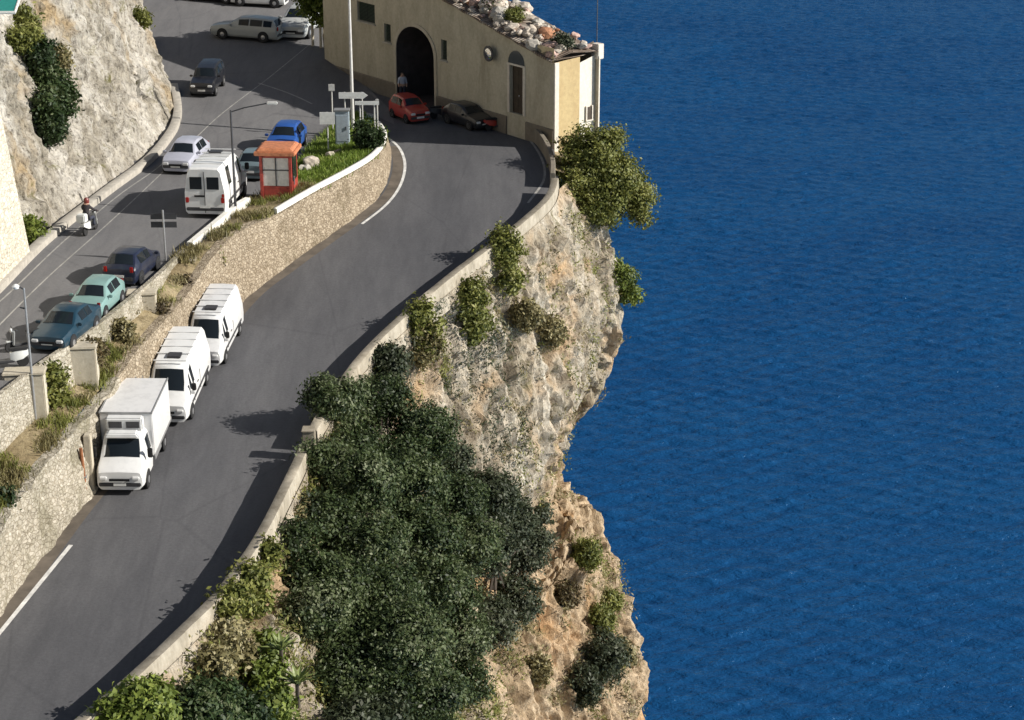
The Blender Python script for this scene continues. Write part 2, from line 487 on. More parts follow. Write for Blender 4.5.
def plant(name, label, cat, base, blobs, mat, nclump, per, size, sig, bark='bark', trunk_r=.12, group=None, seed=1, limbs=5, asp=.5, crown='crown', fill=.25):
    """blobs in world coordinates; the trunk grows from base through limbs into the blobs"""
    base = Vector(base)
    root = thing(name, label, cat, base, 0, group)
    bl = [(b[0] - base.x, b[1] - base.y, b[2] - base.z, b[3], b[4], b[5]) for b in blobs]
    v, t = leaf_arrays(bl, nclump, per, size, sig, asp, seed=seed, fill=fill)
    leaf_mesh(crown, v, t, M[mat], root)
    g = random.Random(seed)
    tb = MB()
    cen = Vector((sum(b[0] for b in bl), sum(b[1] for b in bl), sum(b[2] for b in bl))) / len(bl)
    fork = cen * .45
    tb.tube([(0, 0, -.3), fork * .5 + Vector((g.uniform(-.1, .1), g.uniform(-.1, .1), 0)), fork], [trunk_r, trunk_r * .8, trunk_r * .65], 7)
    for b in bl[:limbs] if len(bl) >= limbs else bl:
        c = Vector(b[:3])
        for k in range(2):
            e = c + Vector((g.uniform(-.3, .3) * b[3], g.uniform(-.3, .3) * b[4], g.uniform(-.2, .3) * b[5]))
            mid = fork.lerp(e, .55) + Vector((g.uniform(-.15, .15), g.uniform(-.15, .15), .1))
            tb.tube([fork, mid, e], [trunk_r * .55, trunk_r * .32, trunk_r * .1], 5)
    tb.build('trunk', M[bark], root, smooth=True)
    return root

# ------------------------------------------------------------------ key curves
par_px = [(20, 765), (75, 718), (130, 672), (180, 625), (217, 588), (248, 545), (268, 510), (288, 470), (304, 436), (320, 408), (340, 378), (362, 350), (400, 314), (450, 272),
          (500, 235), (533, 208), (547, 192), (551, 178)]
PH = .95
par_in = resample([low(x, y, PH) for x, y in par_px], 90)           # inner top edge of the sea side parapet
for p in par_in: p.z = z_low(p.x, p.y)
foot_px = [(-90, 735), (-40, 665), (0, 612), (40, 560), (85, 503), (118, 462), (150, 424), (195, 362), (240, 305), (290, 264), (325, 239), (356, 217), (379, 197), (388, 179), (391, 163), (391, 149), (386, 134)]
top_px = [(-105, 665), (-55, 600), (-14, 546), (25, 490), (72, 432), (106, 392), (138, 350), (182, 300), (227, 240), (278, 214), (314, 193), (346, 176), (370, 162), (381, 152), (386, 144), (387, 136), (381, 126)]
foot = [low(x, y) for x, y in foot_px]
walltop = []
for f_, (x, y) in zip(foot, top_px):
    walltop.append(atY(x, y, f_.y + (.25 if f_.y < 105 else .1)))
edge_px = [(-110, 482), (-60, 443), (0, 398), (40, 368), (82, 340), (121, 309), (151, 284), (181, 256), (212, 230), (240, 208), (268, 196), (298, 186)]
edge = [up(x, y) for x, y in edge_px]                                # outer edge of the upper road
base_px = [(-120, 390), (-60, 340), (0, 287), (50, 237), (110, 190), (150, 160), (172, 135), (182, 110), (176, 80), (162, 42), (150, 5), (140, -40), (132, -80)]
cbase = [up(x, y) for x, y in base_px]                               # foot of the rock beside the upper road

FA = Vector((-12.9, 129.9, 0)); FB = Vector((2.45, 109.6, 0))        # facade ends
fd = (FB - FA).normalized(); fn = Vector((fd.y, -fd.x, 0))          # fn: outward, towards the camera
if fn.y > 0: fn = -fn

# ------------------------------------------------------------------ roads
foot_s = resample(foot, 80)
poly = [(p.x, p.y) for p in foot_s]
poly += [(-8.6, 114.8), (FA.x + fd.x * 5.2, FA.y + fd.y * 5.2)]
poly += [(FB.x, FB.y), (2.75, 106.0)]
poly += [(p.x + .2, p.y) for p in reversed(par_in)]
lr = kind(sheet('road', poly, z_low, M['asphalt'], 1.2), 'structure')
isl_px = [(300, 186), (320, 193), (357, 172), (380, 157), (391, 146), (393, 138), (388, 129), (377, 122), (360, 116), (347, 119), (335, 129), (318, 145), (304, 160), (294, 176)]
kerb_px = [(298, 186), (296, 176), (306, 160), (318, 145), (335, 129), (347, 119), (360, 114), (378, 117)]
kerb_w = [up(x, y) for x, y in kerb_px]
edge_s = resample(edge, 60)
cb_s = resample(cbase, 80)
poly = [(p.x, p.y) for p in edge_s] + [(p.x, p.y) for p in kerb_w[1:]] + [(-7.3, 115.5), (-7.6, 119.0)]
poly += [(FA.x + fd.x * 5.3, FA.y + fd.y * 5.3), (FA.x, FA.y), (FA.x - .2, FA.y + 5), (-11.5, 142), (-10, 160), (-14, 190)]
poly += [(p.x - 3.0, p.y) for p in reversed(cb_s)]
kind(sheet('upper_road', poly, z_up, M['asphalt_up'], 1.2, .004), 'structure')

# painted lines
kind(ribbon('road_marking', [low(*p) for p in ((-30, 668), (2, 630), (36, 588), (71, 545))], .17, z_low, M['white_paint'], .008), 'structure')
kind(ribbon('road_marking', [low(*p) for p in ((362, 224), (386, 205), (400, 186), (405, 166), (400, 149), (387, 137))], .16, z_low, M['white_paint'], .008), 'structure')
M['dirt'] = plain('gutter_dirt', (.115, .095, .075), .95, 0, .35, 1.2)
kind(ribbon('gutter', [low(*p) for p in ((-40, 670), (20, 596), (60, 542), (104, 486), (160, 417), (245, 306), (294, 266), (330, 240), (362, 217), (386, 197), (396, 178), (398, 160), (394, 146))], .6, z_low, M['dirt'], .005, n=120), 'structure')
kind(ribbon('road_marking', [low(*p) for p in ((505, 122), (522, 133), (537, 150), (544, 166), (543, 182), (528, 203))], .14, z_low, M['faded_paint'], .008), 'structure')
kind(ribbon('road_marking', [up(*p) for p in ((-20, 345), (45, 280), (110, 222), (160, 175), (206, 128), (270, 77), (309, 45))], .075, z_up, M['faded_paint'], .012), 'structure')
kind(ribbon('road_marking', [up(*p) for p in ((-60, 352), (4, 298), (62, 243), (118, 196), (160, 166), (188, 138))], .085, z_up, M['faded_paint'], .012), 'structure')
kind(ribbon('road_marking', [up(*p) for p in ((258, 83), (285, 92), (312, 104))], .14, z_up, M['faded_paint'], .012), 'structure')

# kerb at the foot of the rock and round the island
def kerb(name, pts, w, h, zf, mat, side=1, n=60, sink=.1):
    p = resample(pts, n); nn = normals2d(p, side)
    a = [Vector((q.x, q.y, zf(q.x, q.y))) for q in p]
    b_ = [Vector((q.x + k.x * w, q.y + k.y * w, zf(q.x, q.y))) for q, k in zip(p, nn)]
    m = MB()
    u = lambda l, z: [q + Vector((0, 0, z)) for q in l]
    m.strip(u(a, -sink), u(a, h - .02), u([x.lerp(y, .08) for x, y in zip(a, b_)], h), u([x.lerp(y, .92) for x, y in zip(a, b_)], h), u(b_, h - .02), u(b_, -sink))
    for e in (0, n - 1):
        m.add([a[e] + Vector((0, 0, -sink)), a[e] + Vector((0, 0, h - .02)), b_[e] + Vector((0, 0, h - .02)), b_[e] + Vector((0, 0, -sink))], [(0, 1, 2, 3)])
    return m.build(name, mat, smooth=50)
kind(kerb('kerb', [up(*p) for p in ((-60, 352), (0, 294), (50, 243), (110, 195), (150, 165), (172, 140), (182, 115), (178, 88))], .5, .32, z_up, M['concrete'], -1), 'structure')
kind(kerb('kerb', kerb_w, .22, .14, z_up, M['concrete'], 1), 'structure')

# ------------------------------------------------------------------ sea side parapet (two lengths)
def parapet(name, pts, label, th=.42, h=PH, drop=.45):
    nn = normals2d(pts, 1)
    m = MB()
    def L(off, z, j=0): return [Vector((p.x + n.x * off, p.y + n.y * off, p.z + z + (noise.noise(Vector((p.x * .9, p.y * .9, off * 3))) * j))) for p, n in zip(pts, nn)]
    ls = [L(0, -.3), L(0, h - .03, .02), L(.03, h, .03), L(th - .03, h, .03), L(th, h - .04, .02), L(th + .05, .0), L(th + .14, -drop)]
    m.strip(*ls)
    for e in (0, len(pts) - 1):
        m.add([l[e] for l in ls], [tuple(range(len(ls)))])
    return tag(m.build(name, M['parapet'], smooth=50), label, 'parapet')
k_split = min(range(len(par_in)), key=lambda i: (par_in[i] - low(300, 442, PH)).length)
parapet('parapet_wall', par_in[:k_split + 1], 'near stretch of low pale parapet along the lower road, ending above the big dark tree')
parapet('parapet_wall', par_in[k_split + 2:], 'far stretch of low pale parapet above the bare cliff, up to the cream building', h=PH)
pp = par_in[k_split + 1]
m = MB(); m.box((pp.x + .22, pp.y, pp.z + .3), (.5, .55, 1.9)); m.box((pp.x + .22, pp.y, pp.z + 1.285), (.58, .63, .07))
tag(m.build('stone_pillar', M['parapet'], bev=.03), 'square pale pillar standing between the two parapet stretches', 'pillar')

# ------------------------------------------------------------------ retaining wall between the roads
NS = 320
foot_r = []; top_r = []
def lerp_list(ls, n):
    out = []
    for i in range(n):
        s = (len(ls) - 1) * i / (n - 1); j = min(int(s), len(ls) - 2)
        p0 = ls[max(j - 1, 0)]; p1 = ls[j]; p2 = ls[j + 1]; p3 = ls[min(j + 2, len(ls) - 1)]; t = s - j
        out.append(.5 * ((2 * p1) + (p2 - p0) * t + (2 * p0 - 5 * p1 + 4 * p2 - p3) * t * t + (3 * p1 - p0 - 3 * p2 + p3) * t ** 3))
    return out
foot_r = lerp_list(foot, NS); top_r = lerp_list(walltop, NS)
def wall_part(name, i0, i1, mat, label, rough):
    m = MB(); lines = []
    for k in range(17):
        t = k / 16; l = []
        for i in range(i0, i1 + 1):
            p = foot_r[i].lerp(top_r[i], t)
            if k == 0: p = p + Vector((0, 0, -.3))
            d = noise.fractal(p * .7, 1, 2, 4) * rough + noise.voronoi(Vector((p.x * 1.8, p.y * 1.8, p.z * 2.6)))[0][0] * rough * .7
            nrm = Vector((1, -.35, 0)).normalized()
            if foot_r[i].y > 104: d *= .3
            l.append(p + nrm * d)
        lines.append(l)
    lines.append([p + Vector((-.45, .15, .02)) for p in lines[-1]])
    lines.append([p + Vector((-.02, 0, -1.2)) for p in lines[-1]])
    m.strip(*lines)
    for e in (0, i1 - i0): m.add([l[e] for l in lines], [tuple(range(len(lines)))])
    return tag(m.build(name, mat, smooth=55), label, 'retaining wall')
i_split = 107
wall_part('retaining_wall', 0, i_split, M['stone_rough'], 'rough weathered stone retaining wall beside the white edge line in the lower left', .22)
wall_part('retaining_wall', i_split, NS - 1, M['stone'], 'tan rubble stone retaining wall behind the parked white vans, curving round the hairpin', .08)

# grassy bank / ledge between the two walls
edge_r = lerp_list(edge, 100)
def nearest_edge(p):
    return min(edge_r, key=lambda q: (q - p).length_squared)
m = MB(); l0 = []; l1 = []; l2 = []
ie = 0
bank_top = []
for i in range(0, 217):
    t = top_r[i]
    # the edge point with the same Y
    q = min(edge_r, key=lambda e: abs(e.y - t.y))
    zt = z_up(q.x, q.y)
    w = sstep(88, 80, t.y)                      # 1: flat ledge below an upper wall, 0: slope up to the road
    zb = (t.z + .35) * w + (zt - .05) * (1 - w)
    a = Vector((t.x - .35, t.y + .05, t.z - .02)); c = Vector((q.x + .0, t.y + .05, min(zb, zt)))
    if c.x > a.x - .3: c.x = a.x - .3
    bank_top.append(c)
    l0.append(a); l1.append(a.lerp(c, .5) + Vector((0, 0, .1 + .15 * noise.noise(a * .8)))); l2.append(c)
m.strip(l0, [x.lerp(y, .5) for x, y in zip(l0, l1)], l1, [x.lerp(y, .5) for x, y in zip(l1, l2)], l2)
bank = kind(m.build('ground', M['earth'], smooth=70), 'structure')

# upper edge wall: face from the ledge up to the road, plus low kerb wall / coping
def up_wall(name, y0, y1, h, mat, label, th=.22):
    pts = [p for p in resample(edge, 160) if y0 <= p.y <= y1]
    nn = normals2d(pts, 1)
    m = MB(); z = lambda p: z_up(p.x, p.y)
    def L(off, dz, lo=False):
        out = []
        for p, n in zip(pts, nn):
            zz = z(p) + dz
            if lo: zz = min(bank_top, key=lambda c: abs(c.y - p.y)).z - .5
            out.append(Vector((p.x + n.x * off, p.y + n.y * off, zz)))
        return out
    ls = [L(0, -.2), L(0, h), L(th, h), L(th + .02, 0), L(th + .12, 0, True)]
    for k, l in enumerate(ls[2:4]):
        for q in l: q.x += noise.noise(q * 1.3) * .05
    m.strip(*ls)
    for e in (0, len(pts) - 1): m.add([l[e] for l in ls], [tuple(range(len(ls)))])
    return tag(m.build(name, mat, smooth=50), label, 'wall')
yA, yB = up(178, 253).y, up(245, 204).y
up_wall('edge_wall', 20, yA, .28, M['stone_rough'], 'stained upper edge wall below the parked dark cars, above the overgrown ledge')
up_wall('coping_wall', yA + .3, yB, .42, M['rail_white'], 'low whitewashed wall along the road edge beside the white van', .28)
# plaster blocks (buttresses) along the edge
for (x0, x1, yt, yb, lab) in ((-4, 38, 376, 458, 'tall cream plaster block at the picture edge below the parked scooter'),
                              (56, 90, 350, 398, 'cream plaster block just below the teal car'),
                              (120, 150, 296, 335, 'small cream plaster block below the light green car'),
                              (172, 190, 262, 292, 'narrow cream plaster block where the white coping begins')):
    xc = (x0 + x1) / 2
    pc = up(xc, yt - 6)
    q = min(edge_r, key=lambda e: abs(e.y - pc.y))
    a = atY(xc + 5, yt, q.y - 1.1); b = atY(xc + 5, yb, q.y - 1.1)
    w = (atY(x1, yt, q.y) - atY(x0, yt, q.y)).length; hgt = a.z - b.z + .5
    m = MB(); m.box((0, 0, hgt / 2), (w * .95, .8, hgt), 0, .96); m.box((0, 0, hgt + .05), (w * 1.0, .86, .1), 0)
    o = m.build('buttress', M['plaster_block'], bev=.04)
    o.location = (a.x, q.y - .7, a.z - hgt); o.rotation_euler = (0, 0, R(6))
    tag(o, lab, 'buttress', 'cream plaster blocks along the upper edge')

# ------------------------------------------------------------------ island at the hairpin
isl_b = []
for k, (x, y) in enumerate(isl_px):
    if 1 <= k <= 7:
        isl_b.append(min(top_r, key=lambda t: (Vector(((t.x), (t.y), t.z)) - walltop[8 + k + 1]).length).copy() + Vector((-.25, .1, -.03)))
    else:
        p = up(x, y); p.z += .14; isl_b.append(p)
def z_isl(X, Y):
    s = 0; w = 0
    for p in isl_b:
        d = 1 / ((p.x - X) ** 2 + (p.y - Y) ** 2 + .02) ** 1.2
        s += p.z * d; w += d
    return s / w + .15 * noise.noise(Vector((X * .7, Y * .7, 0)))
isl = kind(sheet('grass_verge', [(p.x, p.y) for p in isl_b], z_isl, M['lawn'], .6), 'structure')
# white pipe barrier on the wall round the island
rl = [walltop[i] + Vector((-.15, 0, .18)) for i in range(9, 17)]
rl = resample(rl, 60)
m = MB()
nn = normals2d(rl)
def RL(off, dz): return [Vector((p.x + n.x * off, p.y + n.y * off, p.z + dz)) for p, n in zip(rl, nn)]
ls = [RL(-.10, -.35), RL(-.10, .08), RL(-.06, .12), RL(.09, .12), RL(.13, .08), RL(.13, -.14)]
m.strip(*ls)
for e in (0, 59): m.add([l[e] for l in ls], [tuple(range(6))])
tag(m.build('coping_wall', M['rail_white'], smooth=50), 'white rounded coping curving round the grassy island at the hairpin', 'wall')
def up_i(px, py):                                                   # a point standing on the island
    z = 4.6
    for _ in range(20):
        p = atz(px, py, z); z = .5 * z + .5 * z_isl(p.x, p.y)
    return atz(px, py, z)

# ------------------------------------------------------------------ big sea cliff
sil = [(585, 205, 108.5), (604, 236, 108), (611, 268, 108), (619, 318, 107.5), (618, 345, 107.5), (606, 388, 107.5), (586, 418, 107.5), (566, 440, 107.5), (559, 466, 107),
       (566, 495, 105.5), (590, 520, 103), (605, 552, 101), (618, 592, 99.5), (632, 640, 98), (645, 690, 96.5), (641, 722, 95.5), (640, 780, 93), (650, 860, 88), (665, 960, 82)]
nose = [atY(*q) for q in sil]
z0n = nose[0].z
NV = 320
levels = resample(nose, NV)                                          # nose line, dense
out_pts = []
nnp = normals2d(par_in, 1)
for p, n in zip(par_in, nnp): out_pts.append(Vector((p.x + n.x * .5, p.y + n.y * .5, p.z + .36)))
T = out_pts + [Vector((3.3, 105.2, 3.0)), Vector((4.4, 106.8, 2.4)), nose[0] + Vector((-.2, -.4, .1))]
NU = 430
T = resample(T, NU); nT = normals2d(T, 1)
# smooth the directions
for _ in range(60):
    nT = [nT[0]] + [(nT[i - 1] + nT[i] + nT[i + 1]).normalized() for i in range(1, NU - 1)] + [nT[-1]]
cols = []
for i in range(NU):
    u = i / (NU - 1)
    b = sstep(.55, 1.0, u)
    slope = .75 * (1 - sstep(.12, .62, u)) + .22
    col = []
    for k in range(NV):
        dz = levels[k].z - z0n
        drop = -dz
        ov = slope * drop * (.6 + .4 * sstep(0, 12, drop))
        A = T[i] + nT[i] * ov + Vector((0, 0, dz))
        Bp = T[i] + (levels[k] - levels[0])
        col.append(A.lerp(Bp, b))
    cols.append(col)
for dx, dy in ((-.3, 1.2), (-1.2, 3.5), (-3, 8), (-6, 18), (-9, 40)):  # the far side, turned away
    cols.append([q + Vector((dx, dy, 0)) for q in levels])
NC = len(cols)
P = np.array([[tuple(q) for q in c] for c in cols])
du = np.gradient(P, axis=0); dv = np.gradient(P, axis=1)
NRM = np.cross(dv, du); NRM /= np.maximum(1e-9, np.linalg.norm(NRM, axis=2))[..., None]
if NRM[NU // 2, NV // 2, 0] < 0: NRM = -NRM
def rock_disp(p, amp=1.0):
    q = Vector((p[0] * .42, p[1] * .42, p[2] * .17)); c0 = noise.noise(Vector(p) * .5)
    a = noise.ridged_multi_fractal(q, 1.0, 2.1, 4, 1.0, 2.0) - 1.1
    v = noise.voronoi(Vector((p[0] * .8 + .5 * c0, p[1] * .8, p[2] * .24 + .6 * c0)))[0]
    c = noise.fractal(Vector(p) * 1.1, .9, 2.0, 4)
    v2 = noise.voronoi(Vector((p[0] * 2.1, p[1] * 2.1, p[2] * 1.0)))[0]
    a2 = noise.ridged_multi_fractal(Vector((p[0] * 1.6, p[1] * 1.6, p[2] * .7)), 1.0, 2.1, 3, 1.0, 2.0) - 1.1
    return amp * (.5 * a + .75 * (v[1] - v[0]) + .30 * (v2[1] - v2[0]) + .20 * a2 + .26 * c - .40)
D = np.zeros((NC, NV))
for i in range(NC):
    for k in range(NV):
        e = min(1, k / 8) * (0.35 if i >= NU - 1 else min(1, (.35 + (NU - 1 - i) / 25)))
        D[i, k] = rock_disp(P[i, k], e)
P2 = P + NRM * D[..., None]
m = MB()
m.v = [tuple(x) for x in P2.reshape(-1, 3)]
for i in range(NC - 1):
    for k in range(NV - 1):
        m.f.append((i * NV + k, (i + 1) * NV + k, (i + 1) * NV + k + 1, i * NV + k + 1)); m.m.append(0)
cliff = kind(m.build('cliff', M['rock'], recalc=False, smooth=20), 'structure')
def cliff_at(px, py):
    """the point of the cliff sheet that this direction meets first"""
    d = ray(px, py); best = None
    t = P2.reshape(-1, 3)
    rel = t - np.array([0, 0, CH])
    zc = rel[:, 1] * CP - rel[:, 2] * SP
    x = 512 + F * rel[:, 0] / zc; y = 360 - F * (rel[:, 1] * SP + rel[:, 2] * CP) / zc
    k = np.where((abs(x - px) < 9) & (abs(y - py) < 9))[0]
    if len(k) == 0: return None
    return Vector(t[k[np.argmin(zc[k])]])
# ground under the building
gp = [(T[-1].x, T[-1].y), (nose[0].x - .2, nose[0].y + 1), (4.5, 114), (0, 128), (-9, 140), (-13.2, 131), (FA.x, FA.y - .1), (2.3, 108.5), (2.4, 104.8), (3.1, 105.0), (4.3, 106.6)]
kind(sheet('ground', gp, lambda X, Y: 3.85 - 1.6 * sstep(2.4, 5.0, X), M['earth'], 1.2), 'structure')

# ------------------------------------------------------------------ sea
SEA = -58
m = MB(); S = 3000
m.add([(-S, -400, SEA - 1.2), (S, -400, SEA - 1.2), (S, 5000, SEA - 1.2), (-S, 5000, SEA - 1.2)], [(0, 1, 2, 3)])
M['sea'] = mat_sea()
kind(m.build('open_sea', M['sea']), 'structure')
gs = np.random.default_rng(21)
xs = np.arange(-50, 215, .36); ys = [70.0]
while ys[-1] < 760: ys.append(ys[-1] + .28 + .0011 * (ys[-1] - 70))
ys = np.array(ys); nx, ny = len(xs), len(ys)
XX, YY = np.meshgrid(xs, ys)
H_ = np.zeros_like(XX)
for q in range(80):
    lam = 1.15 * (4.6 / 1.15) ** (gs.random() ** 1.3)
    th = R(93) + gs.normal() * R(24)
    k = 2 * PI / lam; a = .0085 * lam ** .62 * (.5 + gs.random())
    kx, ky = k * math.cos(th), k * math.sin(th)
    warp = .8 * np.sin(XX * .031 * (1 + q % 3) + YY * .023 + q) 
    H_ += a * np.sin(kx * XX + ky * YY + gs.random() * 6.28 + warp)
H_ += .9 * np.maximum(H_, 0) ** 2
gust = 1 + .22 * np.sin(XX * .021 + YY * .013 + 1.0) * np.sin(YY * .017 - XX * .008)
H_ *= gust
me = bpy.data.meshes.new('sea')
co_ = np.stack([XX, YY, SEA + H_], 2).reshape(-1, 3).astype(np.float32)
ii = (np.arange(ny - 1)[:, None] * nx + np.arange(nx - 1)[None, :]).reshape(-1)
fc = np.stack([ii, ii + 1, ii + nx + 1, ii + nx], 1).astype(np.int32)
me.vertices.add(len(co_)); me.loops.add(fc.size); me.polygons.add(len(fc))
me.vertices.foreach_set("co", co_.ravel()); me.loops.foreach_set("vertex_index", fc.ravel())
me.polygons.foreach_set("loop_start", np.arange(0, fc.size, 4, dtype=np.int32))
me.update(calc_edges=True); me.shade_smooth(); me.materials.append(M['sea'])
sea = bpy.data.objects.new('sea', me); COL.objects.link(sea); kind(sea, 'structure')

# ------------------------------------------------------------------ rock and wall beside the upper road
cb = resample(cbase, 320)
nb = normals2d(cb, -1)
for _ in range(90): nb = [nb[0]] + [(nb[i - 1] + nb[i] + nb[i + 1]).normalized() for i in range(1, 319)] + [nb[-1]]
i0 = min(range(320), key=lambda i: (cb[i] - up(22, 262)).length)
cols = []
for i in range(max(0, i0 - 16), 320):
    c = []
    for k in range(160):
        h = k * .145
        back = .42 * h + .35
        p = Vector((cb[i].x, cb[i].y, z_up(cb[i].x, cb[i].y) - .3 + h)) + nb[i] * back
        c.append(tuple(p))
    cols.append(c)
Pu = np.array(cols)
du = np.gradient(Pu, axis=0); dv = np.gradient(Pu, axis=1)
Nn = np.cross(du, dv); Nn /= np.maximum(1e-9, np.linalg.norm(Nn, axis=2))[..., None]
if Nn[50, 50, 0] < 0: Nn = -Nn
Du = np.array([[rock_disp(p, .95 * min(1, .25 + k / 18)) for k, p in enumerate(c)] for c in cols])
Pu2 = Pu + Nn * Du[..., None]
kk = np.array([0.0])
_rel = Pu2.reshape(-1, 3) - np.array([0, 0, CH]); _zc = _rel[:, 1] * CP - _rel[:, 2] * SP
_hx = 512 + F * _rel[:, 0] / _zc; _hy = 360 - F * (_rel[:, 1] * SP + _rel[:, 2] * CP) / _zc
_k = np.where((abs(_hx - 150) < 4) & (abs(_hy - 83) < 4))[0]
if len(_k):
    hc = Pu2.reshape(-1, 3)[_k[np.argmin(_zc[_k])]]                  # a small cave in the rock
    dd_ = np.linalg.norm(Pu2 - hc, axis=2)
    Pu2 = Pu2 - Nn * (5.0 * np.clip(1.3 - dd_ / .6, 0, 1) ** .5)[..., None]
m = MB(); nk = 160
m.v = [tuple(x) for x in Pu2.reshape(-1, 3)]
for i in range(len(cols) - 1):
    for k in range(nk - 1):
        m.f.append((i * nk + k, i * nk + k + 1, (i + 1) * nk + k + 1, (i + 1) * nk + k)); m.m.append(0)
kind(m.build('rock_face', M['rock_up'], smooth=20), 'structure')
def rock_at(px, py):
    t = Pu2.reshape(-1, 3); rel = t - np.array([0, 0, CH])
    zc = rel[:, 1] * CP - rel[:, 2] * SP
    x = 512 + F * rel[:, 0] / zc; y = 360 - F * (rel[:, 1] * SP + rel[:, 2] * CP) / zc
    k = np.where((abs(x - px) < 6) & (abs(y - py) < 6))[0]
    return Vector(t[k[np.argmin(zc[k])]]) if len(k) else None
# pale retaining wall at the far left
wb = [cb[i] for i in range(0, i0 + 3)]
m = MB(); lines = []
for k in range(6):
    h = k * 2.6
    lines.append([Vector((p.x, p.y, z_up(p.x, p.y) - .3 + h)) + nb[j] * (.115 * h - .15) for j, p in enumerate(wb)])
lines.append([p + Vector((-1.0, .2, 0)) for p in lines[-1]])
lines.append([Vector((p.x, p.y, p.z - 13.3)) for p in lines[-1]])
m.strip(*lines)
for e in (0, len(wb) - 1): m.add([l[e] for l in lines], [tuple(range(len(lines)))])
tag(m.build('retaining_wall', M['blockwall'], smooth=40), 'tall pale block retaining wall at the left picture edge above the upper road', 'retaining wall')

# ------------------------------------------------------------------ building
def fac(px, py):
    """u along the facade and height of the facade point seen in this direction"""
    d = ray(px, py); o = Vector((0, 0, CH))
    t = (FA - o).dot(fn) / d.dot(fn)
    p = o + d * t
    return (p - FA).dot(fd), p.z
FL = (FB - FA).length
def ztop(u): 
    (ua, za), (ub, zb) = fac(440, -3), fac(554, 63)
    return za + (zb - za) * (u - ua) / (ub - ua)
bd = thing('cream_building', 'long cream plastered building with an arched entrance standing on the cliff top by the hairpin', 'building', FA)
def W(u, z, dep=0.0):
    p = fd * u - fn * dep
    return (p.x, p.y, z)
ops = []                                                            # u0,u1,z0,z1,kind
def op(x0, y0, x1, y1, kd, zmin=None):
    ua, za = fac(x0, y0); ub, zb = fac(x1, y1)
    um = fac((x0 + x1) / 2, (y0 + y1) / 2)[0]
    z1 = fac((x0 + x1) / 2, y0)[1]; z0 = fac((x0 + x1) / 2, y1)[1]
    ops.append((ua, ub, z0 if zmin is None else zmin, z1, kd))
op(396, 27, 435, 95, 'arch', 3.9)
op(510, 66, 523, 114, 'door')
op(357, 3, 375, 22, 'window'); op(384, 24, 391, 42, 'window'); op(441, 40, 447, 60, 'window')
cutu = sorted({0, FL} | {o[0] for o in ops} | {o[1] for o in ops} | {FL * i / 14 for i in range(15)})
cutz = sorted({3.0} | {o[2] for o in ops} | {o[3] for o in ops} | {5.2})
wl = MB()
def inop(u, z): return any(o[0] < u < o[1] and o[2] < z < o[3] for o in ops)
for a, b in zip(cutu, cutu[1:]):
    for c, d in zip(cutz, cutz[1:] + [None]):
        um = (a + b) / 2
        if d is None:
            wl.quad(W(a, c), W(b, c), W(b, ztop(b)), W(a, ztop(a)))
        else:
            if inop(um, (c + d) / 2): continue
            wl.quad(W(a, c), W(b, c), W(b, d), W(a, d))
DEP = {'arch': 3.0, 'door': .22, 'window': .2}
